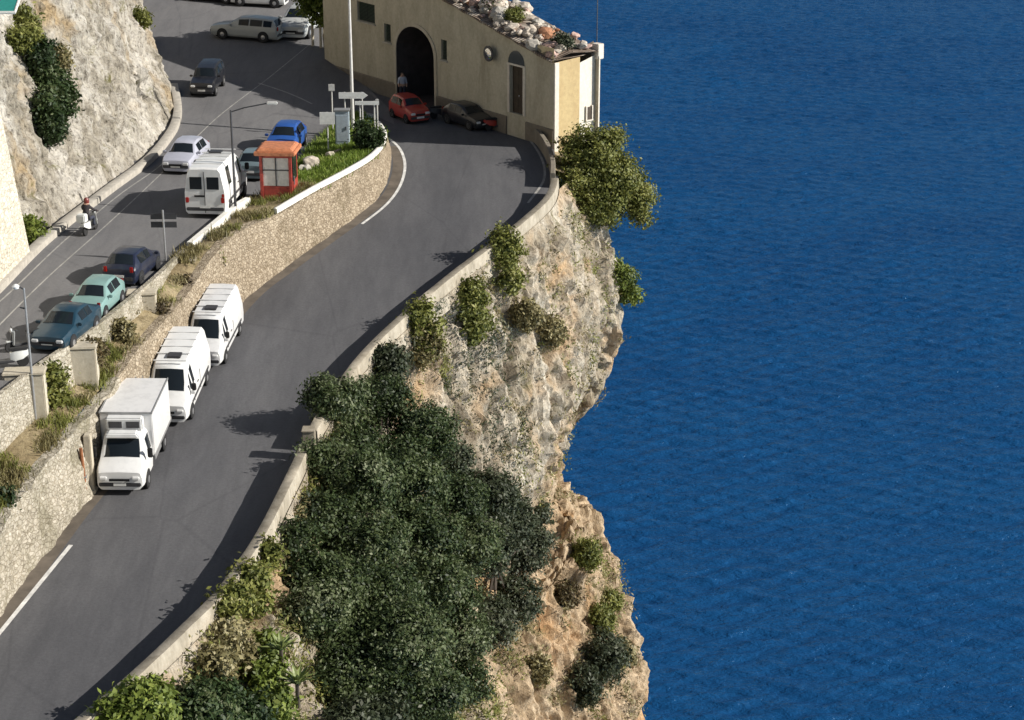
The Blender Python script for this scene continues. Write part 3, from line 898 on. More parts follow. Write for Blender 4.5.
for (u0, u1, z0_, z1_, kd) in ops:
    dp = DEP[kd]
    if kd == 'arch':
        tw = wl; wl = MB()
        r = (u1 - u0) / 2; uc = (u0 + u1) / 2; zs = z1_ - r * .8
        arc = [(uc - r * math.cos(t), zs + r * .8 * math.sin(t)) for t in [PI * i / 16 for i in range(17)]]
        for (a, za), (b, zb) in zip(arc, arc[1:]):
            tw.quad(W(a, za), W(b, zb), W(b, z1_), W(a, z1_))
            wl.quad(W(a, za), W(b, zb), W(b, zb, dp), W(a, za, dp))
        wl.quad(W(u0, z0_), W(u0, zs), W(u0, zs, dp), W(u0, z0_, dp)); wl.quad(W(u1, z0_), W(u1, zs), W(u1, zs, dp), W(u1, z0_, dp))
        wl.quad(W(u0, z0_ + .1), W(u1, z0_ + .1), W(u1, z0_ + .1, dp), W(u0, z0_ + .1, dp))
        wl.build('archway', plain('arch_shade_plaster', (.06, .05, .05), .9, 0, .3, 2), bd, recalc=False); wl = tw  # near-black reveal: the shade inside the arch is put into its colour
        # raised arch surround
        sr = MB()
        for (a, za), (b, zb) in zip(arc, arc[1:]):
            def out(u, z): return (uc + (u - uc) * 1.13, zs + (z - zs) * 1.13)
            oa = out(a, za); ob = out(b, zb)
            sr.add([W(a, za, -.06), W(b, zb, -.06), W(*ob, -.06), W(*oa, -.06), W(a, za, .0), W(b, zb, .0), W(*ob, .0), W(*oa, .0)],
                   [(0, 1, 2, 3), (0, 1, 5, 4), (3, 2, 6, 7)])
        for s in (-1, 1):
            ui, uo = uc + s * r, uc + s * r * 1.13
            sr.add([W(ui, z0_, -.06), W(uo, z0_, -.06), W(uo, zs, -.06), W(ui, zs, -.06), W(ui, z0_, 0), W(uo, z0_, 0), W(uo, zs, 0), W(ui, zs, 0)],
                   [(0, 1, 2, 3), (0, 4, 7, 3), (1, 5, 6, 2)])
        sr.build('arch_surround', M['plaster_block'], bd)
        g = MB(); g.quad(W(u0, z0_, dp), W(u1, z0_, dp), W(u1, z1_, dp), W(u0, z1_, dp))
        # inner double door with panels
        for i in range(4):
            a = u0 + (u1 - u0) * (i + .12) / 4; b = u0 + (u1 - u0) * (i + .88) / 4
            g.add([W(a, z0_ + .2, dp - .05), W(b, z0_ + .2, dp - .05), W(b, zs, dp - .05), W(a, zs, dp - .05)], [(0, 1, 2, 3)])
        g.build('arched_gate', M['wood'], bd)
    else:
        for (a, c, b, d) in ((u0, z0_, u0, z1_), (u1, z0_, u1, z1_), (u0, z1_, u1, z1_), (u0, z0_, u1, z0_)):
            wl.quad(W(a, c), W(b, d), W(b, d, dp), W(a, c, dp))
        g = MB(); g.quad(W(u0, z0_, dp), W(u1, z0_, dp), W(u1, z1_, dp), W(u0, z1_, dp))
        if kd == 'door':
            for z_ in (.08, .42, .76):
                za = z0_ + (z1_ - z0_) * z_; zb = z0_ + (z1_ - z0_) * (z_ + .2)
                for a, b in ((.12, .46), (.54, .88)):
                    g.quad(W(u0 + (u1 - u0) * a, za, dp - .03), W(u0 + (u1 - u0) * b, za, dp - .03), W(u0 + (u1 - u0) * b, zb, dp - .03), W(u0 + (u1 - u0) * a, zb, dp - .03))
            dr = g.build('door', M['wood'], bd)
            h = MB(); h.lathe(W(u0 + (u1 - u0) * .56, z0_ + 1.1, dp - .08), [(.0, -.03), (.045, -.02), (.045, .02), (0, .03)], 'Y', 8)
            h.build('handle', M['metal'], dr)
            lt = MB()
            for i in range(10):                                     # arched blind light above the door
                t0, t1 = PI * i / 10, PI * (i + 1) / 10; uc = (u0 + u1) / 2; rr = (u1 - u0) * .62
                lt.add([W(uc, z1_ + .12, -.03), W(uc - rr * math.cos(t0), z1_ + .12 + rr * math.sin(t0), -.03), W(uc - rr * math.cos(t1), z1_ + .12 + rr * math.sin(t1), -.03)], [(0, 1, 2)])
            lt.build('fanlight', M['glass2'], bd)
            fr = MB()
            for s in (u0 - .12, u1 + .12): fr.add([W(s - .1, z0_, -.05), W(s + .1, z0_, -.05), W(s + .1, z1_ + .1, -.05), W(s - .1, z1_ + .1, -.05), W(s - .1, z0_, 0), W(s + .1, z0_, 0), W(s + .1, z1_ + .1, 0), W(s - .1, z1_ + .1, 0)], [(0, 1, 2, 3), (0, 4, 7, 3), (1, 5, 6, 2), (3, 2, 6, 7)])
            fr.add([W(u0 - .25, z1_, -.07), W(u1 + .25, z1_, -.07), W(u1 + .25, z1_ + .11, -.07), W(u0 - .25, z1_ + .11, -.07), W(u0 - .25, z1_, 0), W(u1 + .25, z1_, 0), W(u1 + .25, z1_ + .11, 0), W(u0 - .25, z1_ + .11, 0)], [(0, 1, 2, 3), (0, 1, 5, 4), (3, 2, 6, 7), (0, 4, 7, 3), (1, 5, 6, 2)])
            fr.build('door_frame', M['white_plaster'], dr)
        else:
            wdw = g.build('window', M['glass2'], bd)
            sh = MB()
            um = (u0 + u1) / 2
            for a, b in ((u0 + .03, um - .02), (um + .02, u1 - .03)):
                z_ = z0_ + .04
                while z_ < z1_ - .08:
                    sh.add([W(a, z_, dp - .05), W(b, z_, dp - .05), W(b, z_ + .06, dp - .09), W(a, z_ + .06, dp - .09)], [(0, 1, 2, 3)]); z_ += .09
            sh.build('shutter', M['green_wood'], wdw)
            sl = MB(); sl.add([W(u0 - .1, z0_ - .1, -.1), W(u1 + .1, z0_ - .1, -.1), W(u1 + .1, z0_ - .01, -.1), W(u0 - .1, z0_ - .01, -.1), W(u0 - .1, z0_ - .1, 0), W(u1 + .1, z0_ - .1, 0), W(u1 + .1, z0_ - .01, 0), W(u0 - .1, z0_ - .01, 0)], [(0, 1, 2, 3), (0, 1, 5, 4), (3, 2, 6, 7), (0, 4, 7, 3), (1, 5, 6, 2)])
            sl.build('sill', M['concrete'], wdw)
# left gable, back
BD = 3.4
wl.quad(W(0, 3), W(0, ztop(0)), W(0, ztop(0), BD), W(0, 3, BD))
wl.quad(W(0, 3, BD), W(FL, 3, BD), W(FL, ztop(FL), BD), W(0, ztop(0), BD))
wl.build('wall', M['plaster'], bd, recalc=False)
# plinth band
gplinth = mat_plaster("grey_plinth", (.22, .19, .15), (.10, .09, .08), .6)
for a, b in [(0, ops[0][0] - .12), (ops[0][1] + .2, ops[1][0] - .3), (ops[1][1] + .3, FL)]:
    pb = MB()
    pb.add([W(a, 3, -.07), W(b, 3, -.07), W(b, 5.0, -.07), W(a, 5.0, -.07), W(a, 5.06, 0), W(b, 5.06, 0), W(a, 3, 0), W(b, 3, 0)], [(0, 1, 2, 3), (3, 2, 5, 4), (0, 3, 4, 6), (1, 7, 5, 2)])
    pb.build('plinth', gplinth, bd)
# sunlit end: two facets
C1 = atY(579, 140, 111.0); C2 = atY(599, 140, 112.2)
e0 = Vector(W(FL, 0)); o_ = FA
def rel(p): return Vector((p.x - FA.x, p.y - FA.y, 0))
E0, E1, E2 = e0, rel(C1), rel(C2)
zt0 = ztop(FL)
def q_(a, b, zl, zh_a, zh_b): return [(a.x, a.y, zl), (b.x, b.y, zl), (b.x, b.y, zh_b), (a.x, a.y, zh_a)]
en = MB(); en.add(q_(E0, E1, 2.2, zt0, zt0 + .1), [(0, 1, 2, 3)]); 
en.build('end_wall', M['ochre'], bd)
e2 = MB(); e2.add(q_(E1, E2, 2.2, zt0 - .25, zt0 + .15), [(0, 1, 2, 3)])
back = E2 + Vector((-.3, 3.0, 0))
e2.add(q_(E2, back, 2.2, zt0 + .15, zt0), [(0, 1, 2, 3)])
e2.build('end_wall', M['white_plaster'], bd)
# corner pilaster strip, top post and a small window
cp = MB(); tdir = (E1 - E0).normalized()
cpn = Vector((tdir.y, -tdir.x, 0))
cp.box((E0.x + tdir.x * .18 + cpn.x * .03, E0.y + tdir.y * .18 + cpn.y * .03, (2.2 + zt0) / 2), (.36, .1, zt0 - 2.2), math.atan2(tdir.y, tdir.x))
cp.build('corner_pilaster', M['white_plaster'], bd, bev=.02)
td2 = (E2 - E1).normalized(); n2 = Vector((td2.y, -td2.x, 0))
cp = MB(); cp.box((E2.x - td2.x * .25, E2.y - td2.y * .25, zt0 + .25), (.5, .6, .9), math.atan2(td2.y, td2.x)); cp.build('corner_post', M['white_plaster'], bd, bev=.03)
pw = E1.lerp(E2, .45)
zz = 0
dR = ray(590, 113); t_ = (FA + pw).y / dR.y; zz = CH + dR.z * t_
cp = MB(); cp.box((pw.x + n2.x * .0, pw.y + n2.y * .0, zz), (.42, .1, .75), math.atan2(td2.y, td2.x)); wn = cp.build('window', M['wood'], bd)
cp = MB()
for s in (-1, 1): cp.box((pw.x + n2.x * .06 + td2.x * s * .25, pw.y + n2.y * .06 + td2.y * s * .25, zz), (.08, .1, .9), math.atan2(td2.y, td2.x))
cp.box((pw.x + n2.x * .06, pw.y + n2.y * .06, zz - .43), (.6, .14, .07), math.atan2(td2.y, td2.x)); cp.build('window_frame', M['white_plaster'], wn)
# roof: stepped clay tiled verge and terrace
rf = MB()
NR = 40
a_ = [Vector(W(FL * i / NR, ztop(FL * i / NR) + .03 * math.sin(i * 2.1), -.22)) for i in range(NR + 1)]
b_ = [Vector(W(FL * i / NR, ztop(FL * i / NR) + .12, -.22)) for i in range(NR + 1)]
c_ = [Vector(W(FL * i / NR, ztop(FL * i / NR) + .45, 1.2)) for i in range(NR + 1)]
d_ = [Vector(W(FL * i / NR, ztop(FL * i / NR) + .3, BD)) for i in range(NR + 1)]
rf.strip(a_, b_, c_, d_)
rf.strip(a_, [Vector(W(FL * i / NR, ztop(FL * i / NR) - .02, .02)) for i in range(NR + 1)])
rf.add([(E0.x, E0.y, zt0 + .12), (E1.x, E1.y, zt0 + .14), (E2.x, E2.y, zt0 + .2), (back.x, back.y, zt0 + .25)], [(0, 1, 2, 3)])
def mat_tiles():
    m_, nt, bs = nodes("clay_tiles")
    w = nt.nodes.new("ShaderNodeTexWave"); w.inputs["Scale"].default_value = 1.6; w.inputs["Distortion"].default_value = .6
    nt.links.new(coords(nt, (1, 1, 1), (0, 0, math.atan2(fd.y, fd.x) * -1)), w.inputs[0])
    n = noise_node(nt, 1.4, 7, .7, coords(nt))
    r = ramp(nt, n.outputs[0], [(.3, (.10, .075, .055)), (.48, (.26, .19, .14)), (.62, (.48, .42, .35))])
    c = mixc(nt, .5, r.outputs[0], w.outputs[0], 'MULTIPLY'); nt.links.new(c, bs.inputs["Base Color"])
    bs.inputs["Roughness"].default_value = .9; bump(nt, bs, w.outputs[0], .9, .1)
    return m_
rf.build('roof', mat_tiles(), bd, recalc=False)
# pale stones along the sunlit verge
def stone_mesh(seed):
    bm = bmesh.new(); bmesh.ops.create_icosphere(bm, subdivisions=2, radius=1)
    for v in bm.verts:
        d = 1 + .35 * noise.fractal(v.co * 1.3 + Vector((seed * 7.1, 0, 0)), 1, 2, 3)
        v.co = Vector((v.co.x * d, v.co.y * d * .9, v.co.z * d * .75))
    me = bpy.data.meshes.new('boulder'); bm.to_mesh(me); bm.free()
    return me
stones = []
for s in range(5):
    me = stone_mesh(s); me.materials.append((M['roofstone'], M['concrete'], M['terracotta'], M['roofstone'], plain('pinkish_stone', (.44, .30, .25), .9, 0, .4, 3))[s]); stones.append(me)
g = random.Random(3)
for i in range(150):
    u = FL - .4 - (i / 150) * FL * .5 + g.uniform(-.15, .15)
    o = bpy.data.objects.new('boulder', stones[g.choice([0, 1, 2, 3, 4, 0, 3])]); COL.objects.link(o)
    dep = g.uniform(.1, 3.2) if i % 3 else g.uniform(.1, 1.0)
    p = FA + Vector(W(u, 0, dep)) ; r = g.choice((.12, .16, .2, .26, .34, .46)) * g.uniform(.8, 1.2)
    p.z = ztop(u) + .12 + min(1, dep / 1.2) * .3 + r * .45
    o.location = p; o.scale = (r * g.uniform(.8, 1.5), r * g.uniform(.8, 1.5), r * g.uniform(.7, 1.2)); o.rotation_euler = (g.uniform(-.4, .4), g.uniform(-.4, .4), g.uniform(0, 6))
    tag(o, 'rough pale stone among many lying along the sunlit roof edge of the cream building', 'stone', 'loose stones along the roof edge')
for i, (u, r, mt, lab) in enumerate(((FL - 9.8, .75, 'leaf_dark', 'dark tuft of greenery on the roof edge near the top of the picture'), (FL - 7.6, .55, 'whiteflower', 'pale blossoming shrub on the roof edge of the cream building'),
                                     (FL - 5.6, .5, 'leaf_olive', 'small olive shrub between roof stones midway along the verge'), (FL - 1.0, .5, 'leaf_grey', 'grey-green tuft at the sea end of the roof'))):
    p = FA + Vector(W(u, ztop(u) + .4, 1.3))
    plant('roof_shrub', lab, 'shrub', p, [(p.x, p.y, p.z + r * .6, r, r, r * .8)], mt, 50, 40, .09, .16, trunk_r=.03, seed=90 + i, limbs=1, group='shrubs on the roof')
# drain pole behind roof
p = FA + Vector(W(FL - 1.2, ztop(FL - 1.2) + .2, 4.2))
m = MB(); m.tube([(0, 0, 0), (0, 0, 6.5)], .035, 6); m.lathe((0, 0, 0), [(.1, 0), (.1, .08), (.04, .12)], 'Z', 8)
o = m.build('flag_pole', M['dkmetal'], loc=p); tag(o, 'thin dark pole rising from the roof against the sea', 'pole')

# low dark wall at the foot of the facade, curving to the parapet
lw = resample([low(*p) for p in ((507, 119), (521, 129), (535, 143), (545, 158), (550, 174), (550, 188))], 40)
nn = normals2d(lw, -1)
if (nn[20].x < 0): nn = [-n for n in nn]
m = MB()
def LW(off, dz): return [Vector((p.x + n.x * off, p.y + n.y * off, z_low(p.x, p.y) + dz)) for p, n in zip(lw, nn)]
ls = [LW(0, -.2), LW(0, .82), LW(.03, .86), LW(.25, .86), LW(.28, .82), LW(.28, -.2)]
m.strip(*ls)
for e in (0, 39): m.add([l[e] for l in ls], [tuple(range(6))])
tag(m.build('low_wall', mat_plaster("weathered_wall", (.24, .21, .17), (.10, .09, .07), .6), smooth=50), 'low grey weathered wall curving along the shaded foot of the cream facade', 'wall')

# ------------------------------------------------------------------ vehicles
def ring(st, z0=.2):
    x, zt, zb, wb, wt = st
    return [(x, 0, z0), (x, wb * .86, z0), (x, wb * .97, z0 + .12), (x, wb, (z0 + zb) / 2 + .05), (x, wb * .985, zb), (x, wt, zb + (zt - zb) * .86), (x, wt * .86, zt), (x, 0, zt + .025)]
def full(st, z0):
    r = ring(st, z0)
    return r + [(x, -y, z) for x, y, z in reversed(r[1:-1])]
def wheel(root, x, y, r, w=.2):
    s = 1 if y > 0 else -1
    o = bpy.data.objects.new('wheel', None); COL.objects.link(o); o.parent = root; o.location = (x, y, r)
    o.empty_display_size = .1
    m = MB(); m.lathe((0, 0, 0), [(r * .6, -w / 2), (r * .92, -w / 2), (r, -w * .35), (r, w * .35), (r * .92, w / 2), (r * .6, w / 2)], 'Y', 18)
    m.build('tyre', M['black'], o, smooth=40)
    m = MB(); m.lathe((0, s * (w / 2 - .02), 0), [(r * .61, -.02), (r * .6, .015), (r * .45, .02), (r * .2, .035), (.02, .04)], 'Y', 14)
    m.build('rim', M['rim'], o, smooth=30)
def lerp3(a, b, t): return tuple(a[k] + (b[k] - a[k]) * t for k in range(3))
def vehicle(name, label, cat, loc, rz, sts, col, ws, rw, sides, wheels, wr=.3, z0=.2, scale=1, group=None, roofcol=None, rear='tail', cap_window=None, extras=None, mirror=True):
    """sts: stations front to back; ws, rw: pairs of station indices spanned by windscreen and rear window; sides: (i, j) station ranges with side glass"""
    root = thing(name, label, cat, loc, rz, group, scale)
    b = MB(); n = 14
    for s in sts: b.v += full(s, z0)
    for i in range(len(sts) - 1):
        for k in range(n):
            b.f.append((i * n + k, (i + 1) * n + k, (i + 1) * n + (k + 1) % n, i * n + (k + 1) % n)); b.m.append(0)
    b.f.append(tuple(range(n))); b.f.append(tuple((len(sts) - 1) * n + k for k in range(n))[::-1]); b.m += [0, 0]
    b.build('body', col, root, smooth=32)
    rg = [ring(s, z0) for s in sts]
    def screen(nm, i, j, a=.08, c=.93, ys=.9):
        m = MB(); pa = [lerp3(rg[i][k], rg[j][k], a) for k in (5, 6, 7)]; pb = [lerp3(rg[i][k], rg[j][k], c) for k in (5, 6, 7)]
        d = Vector((sts[j][0] - sts[i][0], 0, sts[j][1] - sts[i][1])); nv = Vector((-d.z, 0, d.x)).normalized()
        if nv.z < 0: nv = -nv
        nv *= .012
        L = lambda ps: [Vector((p[0], p[1] * ys, p[2])) + nv for p in ps] + [Vector((p[0], -p[1] * ys, p[2])) + nv for p in reversed(ps[:-1])]
        m.strip(L(pa), L(pb)); return m.build(nm, M['glass'], root, smooth=True)
    if ws: screen('windscreen', *ws)
    if rw: screen('rear_window', *rw)
    for s in (1, -1):
        for (i, j, a, c) in sides:
            m = MB()
            q = [lerp3(rg[i][4], rg[j][4], a), lerp3(rg[i][4], rg[j][4], c), lerp3(rg[i][5], rg[j][5], c), lerp3(rg[i][5], rg[j][5], a)]
            q2 = [lerp3(q[0], q[3], .1), lerp3(q[1], q[2], .1), lerp3(q[1], q[2], .95), lerp3(q[0], q[3], .95)]
            m.add([(x, s * (y + .014), z + .004) for x, y, z in q2], [(0, 1, 2, 3)])
            m.build('side_window', M['glass'], root)
    wb = max(s[3] for s in sts)
    for x in wheels:
        for s in (1, -1):
            m = MB(); m.lathe((x, s * (wb - .045), wr + .02), [(wr * 1.17, -.05), (wr * 1.17, .05)], 'Y', 18); m.build('wheel_arch', M['under'], root)
            wheel(root, x, s * (wb - .075), wr)
    m = MB(); m.box(((wheels[0] + wheels[-1]) / 2, 0, z0 - .02), (abs(wheels[0] - wheels[-1]) + 1.0, wb * 1.5, .16)); m.build('underbody', M['under'], root)
    f0 = sts[0]; f1 = sts[1]; r0 = sts[-1]
    fx = f0[0]; rx = r0[0]
    zb_ = .46 * (wr / .3)
    m = MB(); m.box((fx - .03, 0, zb_ - .02), (.14, f1[3] * 1.86, .17)); m.build('bumper', M['dkmetal'] if rear != 'white' else col, root, bev=.03)
    m = MB(); m.box((rx + .03, 0, zb_ - .02), (.14, r0[3] * 1.86, .17)); m.build('bumper', M['dkmetal'], root, bev=.03)
    hz = (f0[1] + f1[1]) / 2
    for s in (1, -1):
        m = MB(); m.box((f1[0] + .03, s * f1[3] * .72, hz - .07), (.14, .30, .14)); m.build('headlight', M['lamp'], root, bev=.03)
        m = MB(); m.box((rx - .005, s * r0[3] * .88, zb_ + .42), (.06, .16, .26)); m.build('tail_light', M['tail'], root, bev=.02)
        if mirror and ws:
            w_ = sts[ws[0]]
            m = MB(); m.box((w_[0] - .22, s * (w_[3] + .10), w_[2] + .10), (.12, .2, .14)); m.build('mirror', col, root, bev=.03)
    m = MB(); m.box((fx - .03 + .09, 0, hz - .12), (.05, f1[3] * .9, .1)); m.build('grille', M['under'], root)
    m = MB(); m.box((fx + .05, 0, zb_), (.02, .5, .12)); m.build('number_plate', M['plate'], root)
    m = MB(); m.box((rx - .05, 0, zb_ + .1), (.02, .5, .12)); m.build('number_plate', M['plate'], root)
    if cap_window:
        for (y0, y1, z0_, z1_) in cap_window:
            m = MB(); m.box((rx - .006, (y0 + y1) / 2, (z0_ + z1_) / 2), (.03, y1 - y0, z1_ - z0_)); m.build('rear_window', M['glass'], root, bev=.012)
    if extras: extras(root, col)
    return root

HATCH = [(1.90, .58, .5, .62, .56), (1.85, .74, .6, .74, .68), (1.5, .86, .74, .82, .75), (.95, .95, .86, .84, .76), (.3, 1.36, .9, .84, .62), (-.3, 1.44, .91, .84, .61), (-1.15, 1.41, .92, .84, .60), (-1.7, 1.02, .93, .81, .72), (-1.86, .86, .8, .77, .72), (-1.9, .56, .5, .70, .66)]
SEDAN = [(2.15, .56, .5, .62, .58), (2.1, .74, .6, .78, .7), (1.7, .87, .75, .85, .78), (1.0, .97, .87, .87, .78), (.25, 1.36, .92, .87, .64), (-.4, 1.42, .93, .87, .63), (-1.0, 1.37, .93, .87, .62), (-1.55, 1.03, .93, .86, .74), (-2.05, .98, .86, .82, .74), (-2.15, .6, .55, .76, .7)]
WAGON = [(2.25, .58, .5, .62, .58), (2.2, .76, .6, .78, .7), (1.75, .88, .76, .86, .78), (1.05, .97, .87, .87, .78), (.35, 1.38, .92, .87, .65), (-.4, 1.45, .93, .87, .64), (-1.3, 1.44, .94, .87, .64), (-1.95, 1.40, .94, .86, .63), (-2.2, .98, .92, .84, .76), (-2.27, .6, .55, .78, .72)]
SUV = [(1.95, .75, .62, .70, .64), (1.9, 1.0, .8, .80, .72), (1.45, 1.08, .98, .84, .76), (.85, 1.15, 1.06, .85, .78), (.45, 1.66, 1.1, .85, .68), (-.3, 1.74, 1.1, .85, .68), (-1.2, 1.73, 1.1, .85, .68), (-1.8, 1.70, 1.1, .84, .67), (-1.92, 1.15, 1.08, .83, .78), (-1.95, .7, .6, .78, .74)]
VAN = [(2.7, .72, .6, .78, .72), (2.66, 1.02, .8, .90, .82), (2.45, 1.16, 1.02, .96, .86), (2.0, 1.36, 1.2, .98, .86), (1.25, 2.26, 1.32, .99, .80), (.8, 2.46, 1.34, .99, .80), (-1.0, 2.5, 1.34, .99, .80), (-2.58, 2.48, 1.34, .99, .80), (-2.7, 2.40, 1.32, .97, .78)]
def van_extras(front=True, vents=1):
    def f(root, col):
        m = MB()
        for i in range(5): m.box((-1.9 + i * .75, 0, 2.53), (.06, 1.5, .035))
        m.build('roof_rib', col, root)
        m = MB(); m.box((.55, .1, 2.535), (.5, .62, .09)); m.build('roof_vent', M['dkmetal'], root, bev=.02)
        for s in (1, -1):
            for x_ in (1.05, -.25):
                m = MB(); m.box((x_, s * .985, 1.0), (.022, .02, .95)); m.build('door_seam', M['dkmetal'], root)
            m = MB(); m.box((.25, s * .995, 1.12), (.2, .03, .05)); m.build('handle', M['black'], root)
            m = MB(); m.box((-.2, s * 1.0, .72), (3.6, .03, .12)); m.build('side_trim', M['dkmetal'], root)
            m = MB(); m.box((1.72, s * 1.14, 1.55), (.14, .2, .34)); m.build('mirror', M['black'], root, bev=.03)
    return f
def rear_van_extras(root, col):
    van_extras()(root, col)
    m = MB(); m.box((-2.712, 0, 1.3), (.02, .025, 2.0)); m.build('door_seam', M['under'], root)
    m = MB(); m.box((-2.72, .25, 1.12), (.03, .5, .09)); m.build('handle', M['under'], root)
    for z_ in (.95, 1.15): 
        m = MB(); m.box((-2.715, -.88, z_), (.03, .12, .17)); m.build('tail_light', M['tail'], root, bev=.02)
white_van = paint("van_white", (.74, .74, .73), .2); white_van2 = paint("van_white_warm", (.70, .70, .70), .35)
silver = paint("silver_paint", (.42, .43, .50), .2, .3); silver2 = paint("silver_warm", (.46, .47, .46), .25)
black_p = paint("black_paint", (.012, .013, .018), .15); navy = paint("navy_paint", (.012, .016, .035), .15)
teal_d = paint("deep_teal", (.010, .036, .058), .12); mint = paint("mint_paint", (.19, .31, .29), .2); blue = paint("blue_paint", (.022, .085, .32), .15)
grey_teal = paint("greyteal_paint", (.14, .19, .21), .2); sand = paint("pale_bronze_paint", (.38, .39, .37), .2); whitecar = paint("white_car", (.72, .72, .70), .15)

def heading(pa, pb):
    d = pb - pa; return math.atan2(d.y, d.x)
# lower road
vd = heading(low(240, 303), low(118, 462))
def front_at(p, rz, half): return Vector((p.x - math.cos(rz) * half, p.y - math.sin(rz) * half, 0))
def put(zf, px, py, rz, half, scale=1):
    """centre of a vehicle whose front (half>0) or rear (half<0) foot is seen at px,py"""
    p = on(zf, px, py); c = front_at(p, rz, half * scale); c.z = zf(c.x, c.y)
    return c
def tilt(root, zf, L=2.0):
    rz = root.rotation_euler[2]; c = root.location
    a = zf(c.x + math.cos(rz) * L, c.y + math.sin(rz) * L); b = zf(c.x - math.cos(rz) * L, c.y - math.sin(rz) * L)
    root.rotation_mode = 'XYZ'
    root.rotation_euler = (0, -math.atan2(a - b, 2 * L), rz)
    c.z = (a + b) / 2
HV = R(-95)
vans = 'white delivery vehicles parked along the stone wall'
v = vehicle('delivery_van', 'white panel van parked between the box truck and the rearmost van', 'van', put(z_low, 167, 427, HV + R(2), 2.7, .95), HV + R(2), VAN, white_van, (3, 4), None, [(4, 5, .25, 1), (3, 4, .55, .95)], (1.75, -1.6), .33, .25, .95, vans, extras=van_extras())
tilt(v, z_low)
v = vehicle('delivery_van', 'rearmost white panel van parked by the stone wall on the lower road', 'van', put(z_low, 204, 369, HV - R(0), 2.6, .88), HV - R(0), VAN, white_van2, (3, 4), None, [(4, 5, .25, 1), (3, 4, .55, .95)], (1.75, -1.6), .33, .25, .88, vans, extras=van_extras())
tilt(v, z_low)
# box truck
CAB = [(2.75, .72, .6, .80, .74), (2.71, 1.05, .8, .92, .84), (2.5, 1.2, 1.05, .97, .88), (2.1, 1.38, 1.2, .98, .88), (1.5, 2.08, 1.3, .98, .82), (1.2, 2.2, 1.3, .98, .82), (.75, 2.2, 1.3, .98, .84)]
def truck_extras(root, col):
    m = MB(); m.box((-1.0, 0, 1.88), (3.6, 2.16, 1.96)); box_ = m.build('cargo_box', paint("box_white", (.73, .72, .71), .3), root, bev=.035)
    m = MB()
    for s in (1, -1):
        m.box((-1.0, s * 1.085, .93), (3.62, .03, .1)); m.box((-1.0, s * 1.085, 2.84), (3.62, .03, .08))
    m.box((.8, 0, 2.84), (.03, 2.1, .08)); m.build('trim_rail', M['metal'], box_)
    m = MB(); m.box((1.0, .0, 2.5), (.42, 1.5, .56)); u = m.build('cooling_unit', col, root, bev=.06)
    m = MB()
    for i in (-1, 1): m.box((1.215, i * .36, 2.5), (.02, .55, .28))
    m.build('vent_grille', M['dkmetal'], u)
    m = MB(); m.box((1.55, 0, 2.25), (.5, 1.5, .22), 0, .8); m.build('wind_deflector', col, root, bev=.05)
    m = MB(); m.box((-1.0, 0, .72), (3.5, .9, .26)); m.build('chassis', M['under'], root)
    m = MB(); m.box((-2.81, 0, 1.95), (.02, .03, 2.0))
    for s in (1, -1): m.box((-2.82, s * .3, 1.95), (.04, .04, 1.9))
    m.build('rear_door', M['metal'], root)
    for s in (1, -1):
        m = MB(); m.box((1.95, s * 1.15, 1.6), (.12, .2, .42)); m.build('mirror', M['black'], root, bev=.03)
        m = MB(); m.box((-.4, s * .95, .6), (1.3, .04, .3)); m.build('side_guard', M['metal'], root)
v = vehicle('box_truck', 'white refrigerated box truck parked nearest on the lower road', 'truck', put(z_low, 121, 496, R(-91), 2.75, .97), R(-91), CAB, white_van, (3, 4), None, [(4, 6, .15, .85)], (1.85, -1.7), .36, .3, .97, vans, extras=truck_extras, mirror=False)
tilt(v, z_low)

# upper road
ud = heading(up(40, 356), up(240, 207))
v = vehicle('white_van', 'white van seen from behind beside the red phone booth on the upper road', 'van', put(z_up, 206, 219, R(86), -2.7, 1.06), R(86), VAN, white_van, (3, 4), None, [(4, 5, .25, 1), (6, 7, .05, .45)], (1.75, -1.6), .33, .25, 1.06, None,
            cap_window=[(-.70, -.12, 1.45, 2.05), (.12, .70, 1.45, 2.05)], extras=rear_van_extras)
tilt(v, z_up)
cars = 'cars on the upper road'
v = vehicle('silver_car', 'silver lilac hatchback driving towards us beside the rock face', 'car', put(z_up, 176, 175, R(-98), 1.9, 1.05), R(-98), HATCH, silver, (3, 4), (6, 7), [(4, 5, .05, .95), (5, 6, .05, .95)], (1.2, -1.2), .3, .2, 1.05, cars)
tilt(v, z_up)
v = vehicle('off_road_car', 'small black boxy off-road car coming down past the rock', 'car', put(z_up, 202, 98, R(-94), 1.95, .95), R(-94), SUV, black_p, (3, 4), (7, 8), [(4, 5, .05, .95), (5, 6, .05, .95), (6, 7, .05, .9)], (1.25, -1.2), .34, .3, .95, cars)
tilt(v, z_up)
c = up(246, 41); v = vehicle('estate_car', 'silver grey estate car parked broadside near the top of the road', 'car', Vector((c.x, c.y + .8, 0)), R(168), WAGON, sand, (3, 4), (7, 8), [(4, 5, .05, .95), (5, 6, .05, .95), (6, 7, .05, .9)], (1.4, -1.35), .31, .2, 1.1, cars)
tilt(v, z_up)
v = vehicle('silver_car', 'pale silver car parked nose-on beside the yellow-green tree', 'car', put(z_up, 291, 41, R(-100), 2.15, 1.3), R(-100), SEDAN, silver2, (3, 4), (6, 7), [(4, 5, .05, .95), (5, 6, .05, .95)], (1.35, -1.3), .31, .2, 1.3, cars)
tilt(v, z_up)
c = up(258, 8); v = vehicle('white_car', 'white car cut by the top edge behind the estate car', 'car', Vector((c.x, c.y + 1, 0)), R(175), HATCH, whitecar, (3, 4), (6, 7), [(4, 5, .05, .95), (5, 6, .05, .95)], (1.2, -1.2), .3, .2, 1.1, cars)
tilt(v, z_up)
